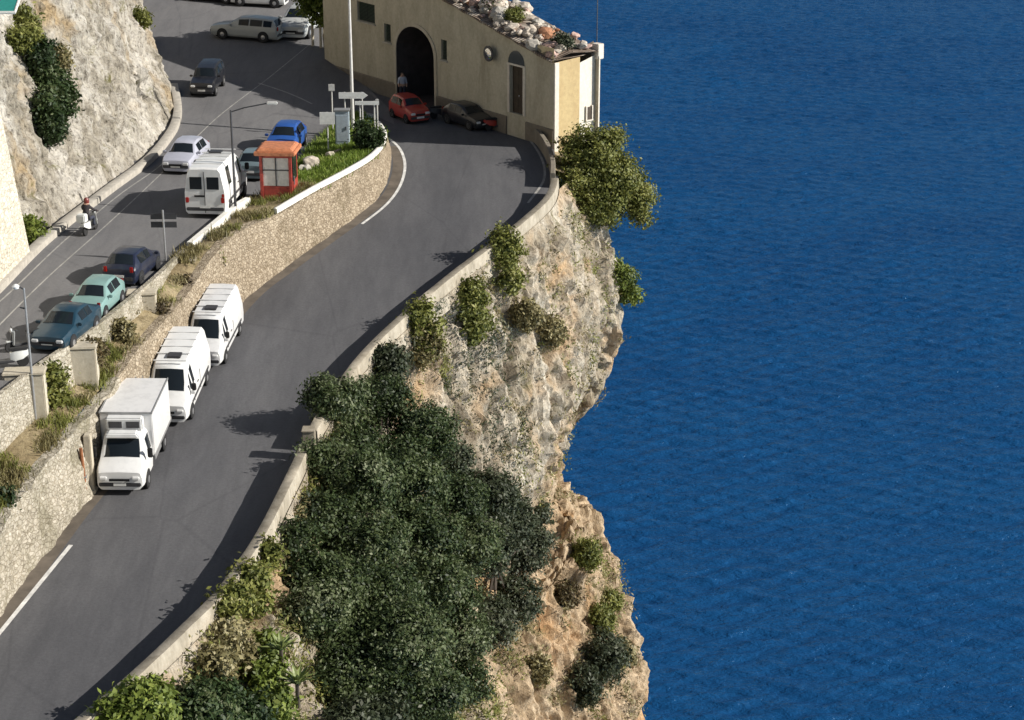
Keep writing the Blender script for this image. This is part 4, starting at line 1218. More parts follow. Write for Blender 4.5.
c = up(212, 3); v = vehicle('dark_car', 'dark car cut by the top edge at the far bend', 'car', Vector((c.x, c.y + .9, 0)), R(165), SEDAN, black_p, (3, 4), (6, 7), [(4, 5, .05, .95), (5, 6, .05, .95)], (1.35, -1.3), .31, .2, 1.05, cars)
tilt(v, z_up)
v = vehicle('navy_car', 'dark navy car seen from behind, parked ahead of the mint car', 'car', put(z_up, 121, 288, R(84), -1.9, .98), R(82), HATCH, navy, (3, 4), (6, 7), [(4, 5, .05, .95), (5, 6, .05, .95)], (1.2, -1.2), .3, .2, .98, cars)
tilt(v, z_up)
v = vehicle('mint_car', 'light mint green car parked between the navy car and the teal car', 'car', put(z_up, 84, 323, R(-97), 1.9, .92), R(-97), HATCH, mint, (3, 4), (6, 7), [(4, 5, .05, .95), (5, 6, .05, .95)], (1.2, -1.2), .3, .2, .92, cars)
tilt(v, z_up)
v = vehicle('teal_car', 'deep teal saloon parked nearest at the edge of the upper road', 'car', put(z_up, 48, 354, R(-100), 2.15, .93), R(-100), SEDAN, teal_d, (3, 4), (6, 7), [(4, 5, .05, .95), (5, 6, .05, .95)], (1.35, -1.3), .31, .2, .93, cars)
tilt(v, z_up)
v = vehicle('blue_car', 'bright blue car parked behind the red phone booth', 'car', put(z_up, 277, 157, R(-100), 1.9, 1.05), R(-96), HATCH, blue, (3, 4), (6, 7), [(4, 5, .05, .95), (5, 6, .05, .95)], (1.2, -1.2), .3, .2, 1.05, cars)
tilt(v, z_up)
v = vehicle('grey_car', 'grey teal car parked between the white van and the phone booth', 'car', put(z_up, 250, 182, R(84), -1.9, 1.02), R(84), HATCH, grey_teal, (3, 4), (6, 7), [(4, 5, .05, .95), (5, 6, .05, .95)], (1.2, -1.2), .3, .2, 1.02, cars)
tilt(v, z_up)
MINI = [(1.5, .62, .52, .58, .54), (1.46, .82, .66, .68, .62), (1.2, .92, .82, .74, .66), (.75, 1.0, .9, .75, .68), (.3, 1.42, .95, .75, .58), (-.3, 1.5, .95, .75, .58), (-1.1, 1.46, .95, .75, .57), (-1.4, 1.0, .93, .73, .66), (-1.5, .6, .55, .68, .62)]
v = vehicle('red_car', 'small red car in the building shade at the tip of the hairpin', 'car', Vector((*low(409, 121).xy, 0)) + Vector((0, .5, 0)), R(-60), MINI, M['red'], (3, 4), (6, 7), [(4, 5, .05, .95), (5, 6, .05, .95)], (.95, -.95), .27, .2, 1.0, cars)
tilt(v, z_low)
c = low(468, 126); v = vehicle('dark_car', 'dark car parked in the shade along the cream facade', 'car', Vector((c.x, c.y + .2, 0)), math.atan2(fd.y, fd.x), HATCH, black_p, (3, 4), (6, 7), [(4, 5, .05, .95), (5, 6, .05, .95)], (1.2, -1.2), .3, .2, .95, cars)
tilt(v, z_low)

# ------------------------------------------------------------------ scooters and people
def person(name, label, joints, edges, radii, loc, rz, zones, hair, helmet=None, scale=1):
    root = thing(name, label, 'person', loc, rz, None, scale)
    me = bpy.data.meshes.new('body'); me.from_pydata(joints, edges, []); me.update()
    o = bpy.data.objects.new('body', me); COL.objects.link(o)
    md = o.modifiers.new('s', 'SKIN'); md.use_smooth_shade = True
    for i, r in enumerate(radii): me.skin_vertices[0].data[i].radius = (r, r)
    me.skin_vertices[0].data[0].use_root = True
    sb = o.modifiers.new('d', 'SUBSURF'); sb.levels = 2; sb.render_levels = 2
    dg = bpy.context.evaluated_depsgraph_get()
    em = bpy.data.meshes.new_from_object(o.evaluated_get(dg))
    o.modifiers.clear(); old = o.data; o.data = em; bpy.data.meshes.remove(old); em.name = 'body'
    for mm in (M['skin'], zones[0][1], zones[1][1]): em.materials.append(mm)
    for p in em.polygons:
        c = p.center
        p.material_index = zones[2](c)
    o.parent = root
    m = MB(); hp = joints[3]
    hd = MB(); hd.lathe(hp, [(.0, -.14), (.06, -.125), (.085, -.06), (.095, .02), (.085, .09), (.045, .13), (0, .14)], 'Z', 14)
    hd.lathe((hp[0] + .095, hp[1], hp[2] - .02), [(.0, -.025), (.018, -.02), (.01, .03), (0, .035)], 'Z', 6)       # nose
    for s in (1, -1): hd.lathe((hp[0], hp[1] + s * .09, hp[2] - .01), [(0, -.03), (.02, -.02), (.02, .02), (0, .03)], 'Z', 6)
    hd.build('head', M['skin'], root, smooth=True)
    if helmet:
        h = MB(); h.lathe((hp[0] - .01, hp[1], hp[2] + .02), [(.125, -.12), (.14, -.03), (.13, .07), (.08, .14), (0, .16)], 'Z', 14); h.build('helmet', helmet, root, smooth=True)
        h = MB(); h.lathe((hp[0] + .03, hp[1], hp[2] + .0), [(.11, -.05), (.12, .0), (.11, .05)], 'Z', 14); h.build('visor', M['glass'], root, smooth=True)
    else:
        h = MB(); h.lathe((hp[0] - .015, hp[1], hp[2] + .03), [(.098, -.05), (.105, .02), (.09, .08), (.04, .118), (0, .125)], 'Z', 14); h.build('hair', hair, root, smooth=True)
    return root
def scooter(label, loc, rz, col, box=False):
    root = thing('motor_scooter', label, 'scooter', loc, rz)
    for x in (.62, -.60):
        o = bpy.data.objects.new('wheel', None); COL.objects.link(o); o.parent = root; o.location = (x, 0, .24)
        m = MB(); m.lathe((0, 0, 0), [(.14, -.05), (.22, -.05), (.24, -.02), (.24, .02), (.22, .05), (.14, .05)], 'Y', 16); m.build('tyre', M['black'], o, smooth=True)
        m = MB(); m.lathe((0, 0, 0), [(.02, -.04), (.145, -.03), (.145, .03), (.02, .04)], 'Y', 12); m.build('rim', M['rim'], o)
    m = MB(); m.add([(.5, -.2, .3), (.5, .2, .3), (.42, .17, .9), (.42, -.17, .9), (.56, -.16, .3), (.56, .16, .3), (.50, .13, .92), (.50, -.13, .92)], [(0, 1, 2, 3), (4, 7, 6, 5), (0, 4, 5, 1), (3, 2, 6, 7), (0, 3, 7, 4), (1, 5, 6, 2)])
    m.build('leg_shield', col, root, bev=.03)
    m = MB(); m.box((.12, 0, .3), (.8, .34, .1)); m.build('footboard', M['dkmetal'], root, bev=.03)
    m = MB()
    secs = [(-.12, .10, .35, .62), (-.3, .19, .32, .68), (-.6, .20, .38, .70), (-.9, .10, .55, .70)]
    ls = [[Vector((x, -w, a)), Vector((x, -w * .9, b)), Vector((x, w * .9, b)), Vector((x, w, a)), Vector((x, -w, a))] for x, w, a, b in secs]
    m.strip(*ls); m.add(ls[0][:4], [(0, 1, 2, 3)]); m.add(ls[-1][:4], [(0, 1, 2, 3)]); m.build('body', col, root, smooth=40)
    m = MB(); m.box((-.45, 0, .75), (.75, .28, .11)); m.build('seat', M['black'], root, bev=.04)
    m = MB(); m.tube([(.62, 0, .26), (.46, 0, .95)], .035, 8); m.tube([(.42, -.33, 1.0), (.47, 0, .97), (.42, .33, 1.0)], .02, 6); m.build('handlebar', M['dkmetal'], root)
    m = MB(); m.lathe((.53, 0, .92), [(.0, -.04), (.07, -.03), (.09, .02), (.085, .04)], 'X', 12); m.build('headlight', M['lamp'], root)
    m = MB(); m.box((.62, 0, .47), (.36, .13, .06)); m.build('mudguard', col, root, bev=.02)
    if box:
        m = MB(); m.box((-.86, 0, .98), (.42, .46, .40)); m.build('top_box', col, root, bev=.05)
    return root
rp = up(86, 236)
rdir = ud
scooter_w = paint("scooter_white", (.72, .73, .71), .1)
scooter('white motor scooter with a white top box being ridden along the upper road', Vector((rp.x + .1, rp.y + .6, z_up(rp.x, rp.y + .6))), rdir, scooter_w, True)
J = [(-.40, 0, .88), (-.36, 0, 1.12), (-.28, 0, 1.42), (-.20, 0, 1.66), (-.27, .2, 1.38), (-.02, .3, 1.18), (.36, .28, 1.06), (-.27, -.2, 1.38), (-.02, -.3, 1.18), (.36, -.28, 1.06),
     (-.30, .13, .82), (.12, .17, .80), (.12, .15, .42), (.28, .15, .38), (-.30, -.13, .82), (.12, -.17, .80), (.12, -.15, .42), (.28, -.15, .38)]
E = [(0, 1), (1, 2), (2, 3), (2, 4), (4, 5), (5, 6), (2, 7), (7, 8), (8, 9), (0, 10), (10, 11), (11, 12), (12, 13), (0, 14), (14, 15), (15, 16), (16, 17)]
Rr = [.15, .16, .15, .07, .08, .06, .045, .08, .06, .045, .11, .085, .06, .05, .11, .085, .06, .05]
dark_cloth = plain("dark_jacket", (.03, .025, .028), .85); jeans = plain("dark_trousers", (.035, .04, .06), .9); shirt = plain("pale_shirt", (.45, .48, .56), .85)
person('person', 'rider in a dark jacket and dark red helmet on the white scooter', J, E, Rr, Vector((rp.x + .1, rp.y + .6, z_up(rp.x, rp.y + .6))), rdir,
       [(0, dark_cloth), (0, jeans), lambda c: 2 if c.z < .9 else (0 if c.z > 1.52 or c.x > .3 and c.z > 1.0 else 1)], M['wood'], plain("helmet_red", (.16, .03, .025), .3))
J2 = [(0, 0, .95), (0, 0, 1.2), (.01, 0, 1.45), (.03, 0, 1.64), (0, .19, 1.42), (-.02, .25, 1.13), (.08, .24, .90), (0, -.19, 1.42), (.02, -.26, 1.13), (.14, -.22, .93),
      (0, .10, .90), (.06, .11, .50), (.0, .11, .09), (.14, .12, .05), (0, -.10, .90), (-.04, -.11, .50), (-.14, -.11, .10), (0, -.12, .05)]
R2 = [.14, .14, .14, .06, .075, .055, .04, .075, .055, .04, .10, .07, .05, .045, .10, .07, .05, .045]
pp_ = low(403, 101)
person('person', 'person in a pale blue shirt standing at the arched entrance behind the red car', J2, E, R2, Vector((pp_.x, pp_.y - .2, z_low(pp_.x, pp_.y))), R(-80),
       [(0, shirt), (0, jeans), lambda c: 2 if c.z < .97 and abs(c.y) < .19 else (0 if c.z > 1.53 or c.z < 1.12 else 1)], M['wood'], None, 1.08)
sp_ = up(8, 368); scooter('white parked scooter at the left edge of the upper road below the teal car', Vector((sp_.x, sp_.y, z_up(sp_.x, sp_.y))), R(200), scooter_w)
sp_ = up(24, 352); scooter('silver parked scooter just behind the white one at the road edge', Vector((sp_.x, sp_.y + .3, z_up(sp_.x, sp_.y))), R(215), silver2)
for i, (x, y, cc, lab) in enumerate(((443, 119, M['dkmetal'], 'dark scooter parked nose to the cream wall behind the red car'), (498, 131, M['red'], 'dark red scooter parked next to the wooden door'))):
    sp_ = low(x, y); scooter(lab, Vector((sp_.x, sp_.y + .2, z_low(sp_.x, sp_.y))), math.atan2(fd.y, fd.x) + R(70), cc)

# ------------------------------------------------------------------ phone booth
pb_ = up(281, 203)
bz = z_up(pb_.x, pb_.y)
bt = thing('phone_booth', 'red phone booth with an orange roof at the road edge beside the white van', 'phone booth', Vector((pb_.x - .1, pb_.y + .4, bz - .1)), R(-4), None, 1.12)
m = MB(); m.box((0, 0, .12), (1.5, 1.5, .24)); m.build('base', M['concrete'], bt, bev=.02)
bw = .68
for sx, sy in ((-1, -1), (1, -1), (1, 1), (-1, 1)):
    m = MB(); m.box((sx * bw, sy * bw, 1.35), (.14, .14, 2.3)); m.build('post', M['booth_red'], bt, bev=.015)
for sy, sx in ((-1, 0), (0, 1), (0, -1), (1, 0)):
    m = MB(); d = (1.22, .05, .62) if sx == 0 else (.05, 1.22, .62)
    m.box((sx * bw, sy * bw, .58), d); m.build('lower_panel', M['booth_red'], bt)
    m = MB(); d = (1.22, .06, .14) if sx == 0 else (.06, 1.22, .14)
    m.box((sx * bw, sy * bw, 2.4), d); m.build('rail', M['booth_red'], bt)
    m = MB(); m.box((sx * bw, sy * bw, .94), (d[0], d[1], .08)); m.build('rail', M['booth_red'], bt)
    if (sx, sy) != (1, 0):
        m = MB(); d = (1.2, .02, 1.32) if sx == 0 else (.02, 1.2, 1.32)
        m.box((sx * bw, sy * bw, 1.66), d)
        m.build('glass_pane', M['glass2'] if sy == 0 else M['notice'], bt)
m = MB(); m.box((0, -.70, 1.66), (.05, .05, 1.32)); m.build('mullion', M['dkmetal'], bt)
m = MB(); m.box((0, -.70, 1.75), (1.2, .05, .05)); m.build('mullion', M['dkmetal'], bt)
m = MB(); m.box((.74, 0, .75), (.06, 1.0, .8)); dr = m.build('door', M['booth_red'], bt)
m = MB(); m.box((.74, 0, 1.78), (.04, .95, 1.2)); m.build('glass_pane', M['glass'], dr)
m = MB(); m.box((.79, -.38, 1.2), (.05, .06, .4)); m.build('handle', M['metal'], dr)
m = MB(); m.box((-.1, .3, 1.5), (.35, .25, .6)); m.build('telephone', M['metal'], bt, bev=.02)
m = MB(); m.box((0, 0, 2.56), (1.9, 1.9, .2)); m.box((0, 0, 2.72), (1.75, 1.75, .14), 0, .86); m.build('roof', M['booth_roof'], bt, bev=.03)

# ------------------------------------------------------------------ signs, poles, lamps on the island
def pole_h(base, px, py):
    """height of the point above base seen at px,py"""
    p = atY(px, py, base.y); return p.z - base.z
# tall lamp post
b0 = up_i(353, 130)
hh = pole_h(b0, 353, -25)
lp = thing('street_lamp', 'tall pale lamp post rising from the island past the top edge', 'street lamp', b0)
m = MB(); m.tube([(0, 0, -.3), (0, 0, 1.2), (0, 0, hh)], [.13, .11, .07], 10); m.build('post', M['palemetal'], lp, smooth=True)
m = MB(); m.tube([(0, 0, hh - .1), (.3, -.1, hh + .4), (1.2, -.4, hh + .6)], .05, 8); m.build('arm', M['palemetal'], lp, smooth=True)
m = MB(); m.box((1.5, -.5, hh + .58), (.8, .3, .16), R(-18)); m.build('lamp_head', M['metal'], lp, bev=.04)
# direction boards on twin posts
def sign(label, x0, x1, yt, yb, bh, npost, name='direction_sign', mat='plate', cat='sign', arrow=False):
    b1 = up_i((x0 + x1) / 2, yb); s = F / (b1.y / ray(x0, yt).y)
    w = (x1 - x0) / s; h = pole_h(b1, x0, yt)
    t = thing(name, label, cat, b1)
    for k in range(npost):
        x = 0 if npost == 1 else (-w * .3 + k * w * .6)
        m = MB(); m.tube([(x, 0, -.3), (x, 0, h)], .04, 7); m.build('post', M['palemetal'], t)
    m = MB()
    if arrow:
        m.add([(-w / 2, -.06, h - bh), (w * .35, -.06, h - bh), (w / 2, -.06, h - bh / 2), (w * .35, -.06, h), (-w / 2, -.06, h), (-w / 2, -.09, h - bh), (w * .35, -.09, h - bh), (w / 2, -.09, h - bh / 2), (w * .35, -.09, h), (-w / 2, -.09, h)],
              [(0, 1, 2, 3, 4), (9, 8, 7, 6, 5), (0, 5, 6, 1), (1, 6, 7, 2), (2, 7, 8, 3), (3, 8, 9, 4), (4, 9, 5, 0)])
    else: m.box((0, -.06, h - bh / 2), (w, .04, bh))
    m.build('board', M[mat], t)
    return t
sign('wide white direction board on two posts at the hairpin island', 340, 369, 92, 136, .38, 2, arrow=True)
sign('lower white direction board on two posts right of the wider one', 356, 380, 101, 141, .22, 2)
sign('bus stop pole with a square white sign on the grass', 321, 336, 112, 154, .7, 1, 'bus_stop_sign')
sign('slim pale pole with a small round head on the island near the lamp post', 330, 336, 84, 132, .4, 1, 'marker_post', 'palemetal', 'pole')
sign('thin grey pole at the tip of the island', 376.5, 379.5, 99, 137, .2, 1, 'marker_post', 'palemetal', 'pole')
# pale grey cabinet and utility box
b1 = up_i(343, 146)
t = thing('utility_cabinet', 'pale blue-grey street cabinet standing on the island grass', 'cabinet', b1)
m = MB(); m.box((0, 0, 1.0), (.8, .5, 2.2)); m.build('housing', plain('cabinet_grey', (.36, .42, .46), .5), t, bev=.03)
m = MB(); m.box((0, -.26, 1.1), (.66, .02, 1.5)); dd = m.build('door', plain('cabinet_door', (.40, .46, .50), .5), t)
m = MB(); m.box((.22, -.285, 1.1), (.05, .04, .2)); m.build('handle', M['dkmetal'], dd)
m = MB(); m.box((0, 0, 2.14), (.9, .6, .08)); m.build('lid', M['metal'], t)
# white rocks on island
for k, (x, y, r) in enumerate(((313, 167, .55), (306, 172, .4), (330, 158, .35), (337, 155, .3))):
    b1 = up_i(x, y); o = bpy.data.objects.new('boulder', stones[(0, 1, 3, 4)[k]]); COL.objects.link(o); o.location = b1 + Vector((0, 0, r * .4)); o.scale = (r, r, r * .9); o.rotation_euler = (.2, .3, k)
    tag(o, ('largest pale boulder beside the phone booth on the grass', 'smaller pale boulder touching the booth side of the island', 'pale boulder in the middle of the island grass', 'small pale boulder near the cabinet')[k], 'boulder', 'boulders on the island')
# sign seen from behind at road edge
b1 = up(166, 262)
t = thing('road_sign', 'road sign pole with two boards seen from behind by the navy car', 'sign', b1); h = pole_h(b1, 166, 210)
m = MB(); m.tube([(0, 0, -.2), (0, 0, h)], .045, 8); m.build('post', M['metal'], t)
for z_ in (.32, .72): 
    m = MB(); m.box((0, .07, h - z_), (1.2, .03, .28)); m.build('board', M['dkmetal'], t)
# street lamp on the white coping
b1 = up(230, 214); b1.x += .3
h = pole_h(b1, 227, 110)
t = thing('street_lamp', 'dark street lamp with a long arm beside the white van', 'street lamp', b1)
m = MB(); m.tube([(0, 0, -.2), (0, 0, h)], [.07, .05], 8); m.build('post', M['dkmetal'], t)
m = MB(); m.tube([(0, 0, h - .1), (.7, 0, h + .12), (1.9, .05, h + .34)], .035, 6); m.build('arm', M['dkmetal'], t)
m = MB(); m.box((2.1, .05, h + .34), (.55, .24, .14)); m.build('lamp_head', M['palemetal'], t, bev=.04)
# street lamp at the left
b1 = min(bank_top, key=lambda c: (c - atz(37, 432, 2.6)).length) + Vector((.3, 0, 0))
b1 = atY(37, 432, b1.y)
h = pole_h(b1, 36, 288)
t = thing('street_lamp', 'thin street lamp on the overgrown ledge in front of the teal car', 'street lamp', b1)
m = MB(); m.tube([(0, 0, -.5), (0, 0, h)], [.06, .04], 8); m.build('post', M['metal'], t)
m = MB(); m.tube([(0, 0, h - .05), (-.25, 0, h + .1)], .03, 6); m.tube([(0, 0, h * .86), (-.22, 0, h * .86 + .05)], .03, 6); m.build('arm', M['dkmetal'], t)
m = MB(); m.lathe((-.3, 0, h + .05), [(.0, -.1), (.13, -.06), (.15, .02), (.06, .1), (0, .11)], 'Z', 10); m.build('lamp_head', M['lamp'], t, smooth=True)
# traffic mirror on facade
u, z_ = fac(493, 53); p = FA + Vector(W(u, z_, -.35))
t = thing('traffic_mirror', 'round convex traffic mirror mounted high on the cream facade', 'mirror', p, math.atan2(fn.y, fn.x))
m = MB(); m.lathe((0, 0, 0), [(.42, -.02), (.42, .0), (.3, .05), (.15, .075), (.01, .085)], 'X', 20)
mm, nt, bs = nodes("mirror_face"); bs.inputs["Metallic"].default_value = 1; bs.inputs["Roughness"].default_value = .05; bs.inputs["Base Color"].default_value = (.7, .7, .7, 1)
m.build('mirror_face', mm, t, smooth=True)
m = MB(); m.lathe((0, 0, 0), [(.43, -.05), (.48, -.03), (.48, .03), (.43, .04)], 'X', 20); m.build('frame', M['dkmetal'], t)
m = MB(); m.tube([(-.05, 0, 0), (-.34, 0, -.1)], .03, 6); m.build('bracket', M['dkmetal'], t)
# drain downpipe / red ochre post and bollard by truck wall
p = low(82, 500); pt = thing('drain_pipe', 'rusty drain pipe running down the wall just ahead of the box truck', 'pipe', Vector((p.x + .18, p.y, p.z)))
m = MB(); m.tube([(0, 0, 0), (-.06, .0, 2.2)], .07, 8); m.build('pipe', plain('rust', (.26, .10, .04), .8, 0, .4), pt)
m = MB(); m.box((-.02, 0, 1.0), (.2, .2, .06)); m.build('bracket', M['metal'], pt)
p = low(90, 496); m = MB(); m.box((0, 0, 1.2), (.3, .42, 2.6), 0, .9); m.box((0, 0, .1), (.4, .5, .2))
o = m.build('buttress', M['plaster_block'], bev=.03, loc=(p.x, p.y + .35, p.z)); tag(o, 'slim cream pier against the wall at the nose of the box truck', 'buttress')
# teal canopy top left
p = atY(6, 19, 76)
t = thing('canopy', 'corner of a teal canopy with a white edge in the top left corner', 'canopy', p)
m = MB(); m.add([(-3, 0, .3), (.35, 0, .3), (.1, 3, 1.0), (-3, 3, 1.0)], [(0, 1, 2, 3)]); m.add([(-3, 0, .26), (.35, 0, .26), (.1, 3, .96), (-3, 3, .96)], [(3, 2, 1, 0)]); m.build('sheet', M['teal'], t)
m = MB(); m.tube([(-3, -.02, .26), (.38, -.02, .26), (.12, 3, .98)], .07, 6); m.build('edge_rail', M['rail_white'], t)
m = MB(); m.tube([(-1.2, .4, -2.5), (-1.2, .4, .26)], .05, 6); m.build('post', M['metal'], t)

# ------------------------------------------------------------------ planting
# big evergreen below the near parapet
def B(px, py, Y, r, rz=None, ry=None):
    p = atY(px, py, Y); return (p.x, p.y, p.z, r, ry or r, rz or r * .85)
def BC(px, py, r, k=.7, rz=.85, dome=0):
    """a foliage lump growing out of the slope seen at px,py"""
    c = cliff_at(px, py)
    if c is None: c = atY(px, py, 75)
    rho = ((px - 452) / 125) ** 2 + ((py - 540) / 185) ** 2
    c = c - ray(px, py).normalized() * (r * k + (dome * max(0, 1 - rho) if dome else 0))
    return (c.x, c.y, c.z, r, r, r * rz)
base = cliff_at(400, 600)
D_ = 7.5
big = [BC(x, y, r * 1.12, .7 if x > 400 else .35, dome=D_) for x, y, r in
       ((388, 408, 1.0), (432, 440, 1.15), (362, 440, .9), (402, 452, 1.0), (340, 474, .8), (372, 490, 1.2), (418, 484, 1.3), (468, 492, 1.0), (318, 505, .7), (303, 535, .7), (336, 530, .9), (382, 538, 1.2),
        (432, 532, 1.3), (480, 545, 1.0), (312, 572, .9), (346, 580, 1.1), (392, 588, 1.3), (446, 584, 1.35), (322, 618, 1.0), (360, 634, 1.2), (410, 636, 1.4), (466, 628, 1.05), (335, 668, 1.0), (380, 686, 1.3), (432, 690, 1.3), (474, 672, .8), (310, 602, .6), (350, 712, .9))] + [B(331, 398, 74.8, .8, .8), B(352, 392, 75.5, .6), B(318, 394, 74.6, .45), B(330, 428, 75.4, .75, .8), B(345, 418, 76, .8), BC(365, 418, .8), BC(322, 450, .6), BC(338, 452, .8)]
base = base + Vector((.5, -1.2, -2.0))
plant('evergreen_tree', 'large dark evergreen tree spreading below the lower road parapet', 'tree', base, big, 'leaf_dark', 3300, 92, .078, .22, trunk_r=.24, seed=11, limbs=20, fill=.18)
base = cliff_at(500, 570)
plant('evergreen_tree', 'grey-green evergreen tree on the sea side of the big dark tree', 'tree', base + Vector((0, -.4, -1)), [BC(495, 490, 1.4), BC(535, 540, 1.3), BC(490, 545, 1.5, dome=2), BC(522, 590, 1.2), BC(495, 615, 1.3), BC(455, 470, 1.1), BC(510, 520, 1.2), BC(550, 520, .6)], 'leaf_grey', 900, 70, .095, .21, trunk_r=.2, seed=12, limbs=8)
# olive tree by the building corner
base = atY(585, 222, 106.5)
plant('olive_tree', 'olive green tree leaning over the cliff edge at the building corner', 'tree', base, [B(590, 150, 106.5, 1.5), B(575, 185, 106, 1.5), B(612, 180, 106.5, 1.6), B(632, 195, 106.5, 1.1), B(598, 205, 106, 1.4), B(568, 205, 105.5, .9), B(610, 140, 106.8, .8), B(640, 215, 106.5, .5)],
      'leaf_olive', 620, 66, .10, .26, trunk_r=.16, seed=13, limbs=8)
base = atY(612, 290, 106.8)
plant('cliff_shrub', 'yellow-green shrub hanging from the cliff nose against the sea', 'shrub', base, [B(622, 278, 106.5, .75), B(630, 295, 106.5, .5), B(612, 268, 106.5, .5)], 'leaf_lime', 80, 45, .11, .2, trunk_r=.06, seed=14)
def bush(px, py, r, mat, label, seed, n=90, size=.10, name='cliff_shrub', blobs=None, fz=None):
    c = cliff_at(px, py)
    if c is None: c = atY(px, py, 90)
    bl = [(c.x + dx * r, c.y - .3 * r, c.z + dz * r, r * s, r * s, r * s * .9) for dx, dz, s in (blobs or ((0, .2, 1), (.5, -.2, .7), (-.5, -.1, .7), (.1, .8, .6), (.1, -.8, .7)))]
    plant(name, label, 'shrub', c + Vector((0, .2, -.2 * r)), bl, mat, n, 45, size, .2, trunk_r=.05, seed=seed, limbs=3, group='shrubs growing on the cliff')
TALL = ((0, .2, 1), (.35, -.7, .8), (-.35, -.9, .75), (.0, -1.5, .6), (.1, .9, .65), (-.3, .5, .7))
bush(430, 318, .85, 'leaf_olive', 'olive shrub just under the far parapet, left of the other two cliff-top shrubs', 20, 130, blobs=TALL)
bush(480, 314, .9, 'leaf_olive', 'broad olive shrub midway along the cliff below the far parapet', 21, 130, blobs=TALL)
bush(512, 262, .95, 'leaf_olive', 'tall olive shrub on the cliff closest to the olive tree', 22, 130, blobs=((0, .2, 1), (.2, -.9, .8), (.3, -1.7, .6), (0, 1.0, .7)))
bush(428, 350, .8, 'leaf_dry', 'dry shrub on the cliff below the leftmost cliff-top shrub', 23)
bush(395, 365, .9, 'leaf_grey', 'grey shrub on the cliff just above the big dark tree', 24, 130)
bush(560, 335, .5, 'leaf_dry', 'small dry shrub on the upper cliff near the nose', 25)
bush(612, 660, 1.1, 'leaf_grey', 'grey-green shrub low on the cliff nose at the bottom', 26, 120)
bush(590, 690, .8, 'leaf_grey', 'low shrub left of the grey-green one at the cliff bottom', 27, 70)
bush(585, 545, .6, 'leaf_olive', 'small olive shrub on the orange ledge under the overhang', 28)
bush(607, 610, .6, 'leaf_olive', 'small shrub on the lower cliff edge beside the sea', 29)
bush(535, 320, .5, 'leaf_dry', 'tiny dry shrub on the pale cliff face', 30)
bush(618, 598, .5, 'leaf_olive', 'small olive tuft on the sea edge of the orange rock', 46, 60)
bush(630, 648, .5, 'leaf_dry', 'dry tuft on the sea edge just above the lowest shrub', 47, 60)
bush(575, 600, .5, 'leaf_rust', 'brown shrub in the middle of the orange rock', 48, 60)
bush(545, 660, .55, 'leaf_dry', 'straw-coloured shrub low on the orange rock by the dark tree', 49, 60)
# bottom left shrubs
def shrub(name, label, items, mat, n, per, size, sig, seed, base, tr=.07):
    plant(name, label, 'shrub', base, items, mat, n, per, size, sig, trunk_r=tr, seed=seed, limbs=4)
shrub('leafy_shrub', 'bright yellow-green shrub against the parapet in the bottom left', [BC(140, 700, .7), BC(120, 716, .65), BC(160, 690, .5), BC(165, 715, .65), BC(140, 735, .8), BC(150, 705, .7, 1.4)], 'leaf_lime', 210, 45, .115, .2, 31, cliff_at(145, 715))
shrub('leafy_shrub', 'rounded dark green shrub at the bottom right of the bright one', [BC(210, 700, .9), BC(240, 712, .85), BC(190, 718, .7), BC(225, 690, .6), BC(258, 705, .6)], 'leaf_ivy', 260, 50, .09, .2, 32, cliff_at(215, 715))
shrub('leafy_shrub', 'ochre green shrub hugging the parapet beside the big tree', [BC(243, 590, .55), BC(255, 570, .55), BC(262, 600, .5), BC(232, 600, .4), BC(265, 545, .45)], 'leaf_olive', 130, 45, .105, .2, 33, cliff_at(250, 600))
shrub('leafy_shrub', 'yellowish shrub on the slope left of the dark tree', [BC(275, 690, .6), BC(262, 665, .55), BC(285, 710, .6), BC(272, 640, .4)], 'leaf_lime', 110, 45, .11, .2, 34, cliff_at(272, 690))
shrub('leafy_shrub', 'grey-green shrub at the bottom edge in front of the big dark tree', [BC(370, 712, .7, 3.4), BC(395, 716, .6, 3.6), BC(350, 718, .6, 3.4)], 'leaf_grey', 110, 45, .10, .2, 35, cliff_at(370, 716))
shrub('leafy_shrub', 'straw-coloured shrub on the slope between the parapet and the yellowish one', [BC(235, 640, .6), BC(215, 655, .5), BC(250, 650, .5)], 'leaf_dry', 110, 45, .10, .2, 36, cliff_at(235, 645))
# agaves / fan plants
def agave(label, px, py, Y, n, L, seed):
    g = random.Random(seed); p = Vector(BC(px, py, 1.0, Y)[:3])
    t = thing('agave_plant', label, 'plant', p)
    m = MB()
    for i in range(n):
        a = i * 2 * PI / n + g.uniform(-.2, .2); el = g.uniform(.15, 1.1); l = L * g.uniform(.75, 1.1)
        d = Vector((math.cos(a) * math.cos(el), math.sin(a) * math.cos(el), math.sin(el))); s = Vector((-math.sin(a), math.cos(a), 0))
        pts = [Vector((0, 0, 0)), d * l * .45 + Vector((0, 0, .05)), d * l + Vector((0, 0, -.12 * l))]
        w = [.05, .085, .008]
        m.strip([q + s * k for q, k in zip(pts, w)], [q + Vector((0, 0, -.03)) for q in pts], [q - s * k for q, k in zip(pts, w)])
    me = m.build('leaf_rosette', M['leaf_agave'], t)
    m = MB(); m.tube([(0, 0, -.9), (0, 0, .05)], [.09, .07], 7); m.build('stem', M['bark'], t)
M['leaf_agave'] = plain("agave_leaf", (.20, .24, .08), .5, 0, .25, 4)
agave('spiky pale green rosette plant in front of the dark tree, lower of the two', 306, 682, 2.2, 22, .95, 1)
agave('spiky pale green rosette plant in front of the dark tree, upper of the two', 290, 645, 1.8, 20, .85, 2)

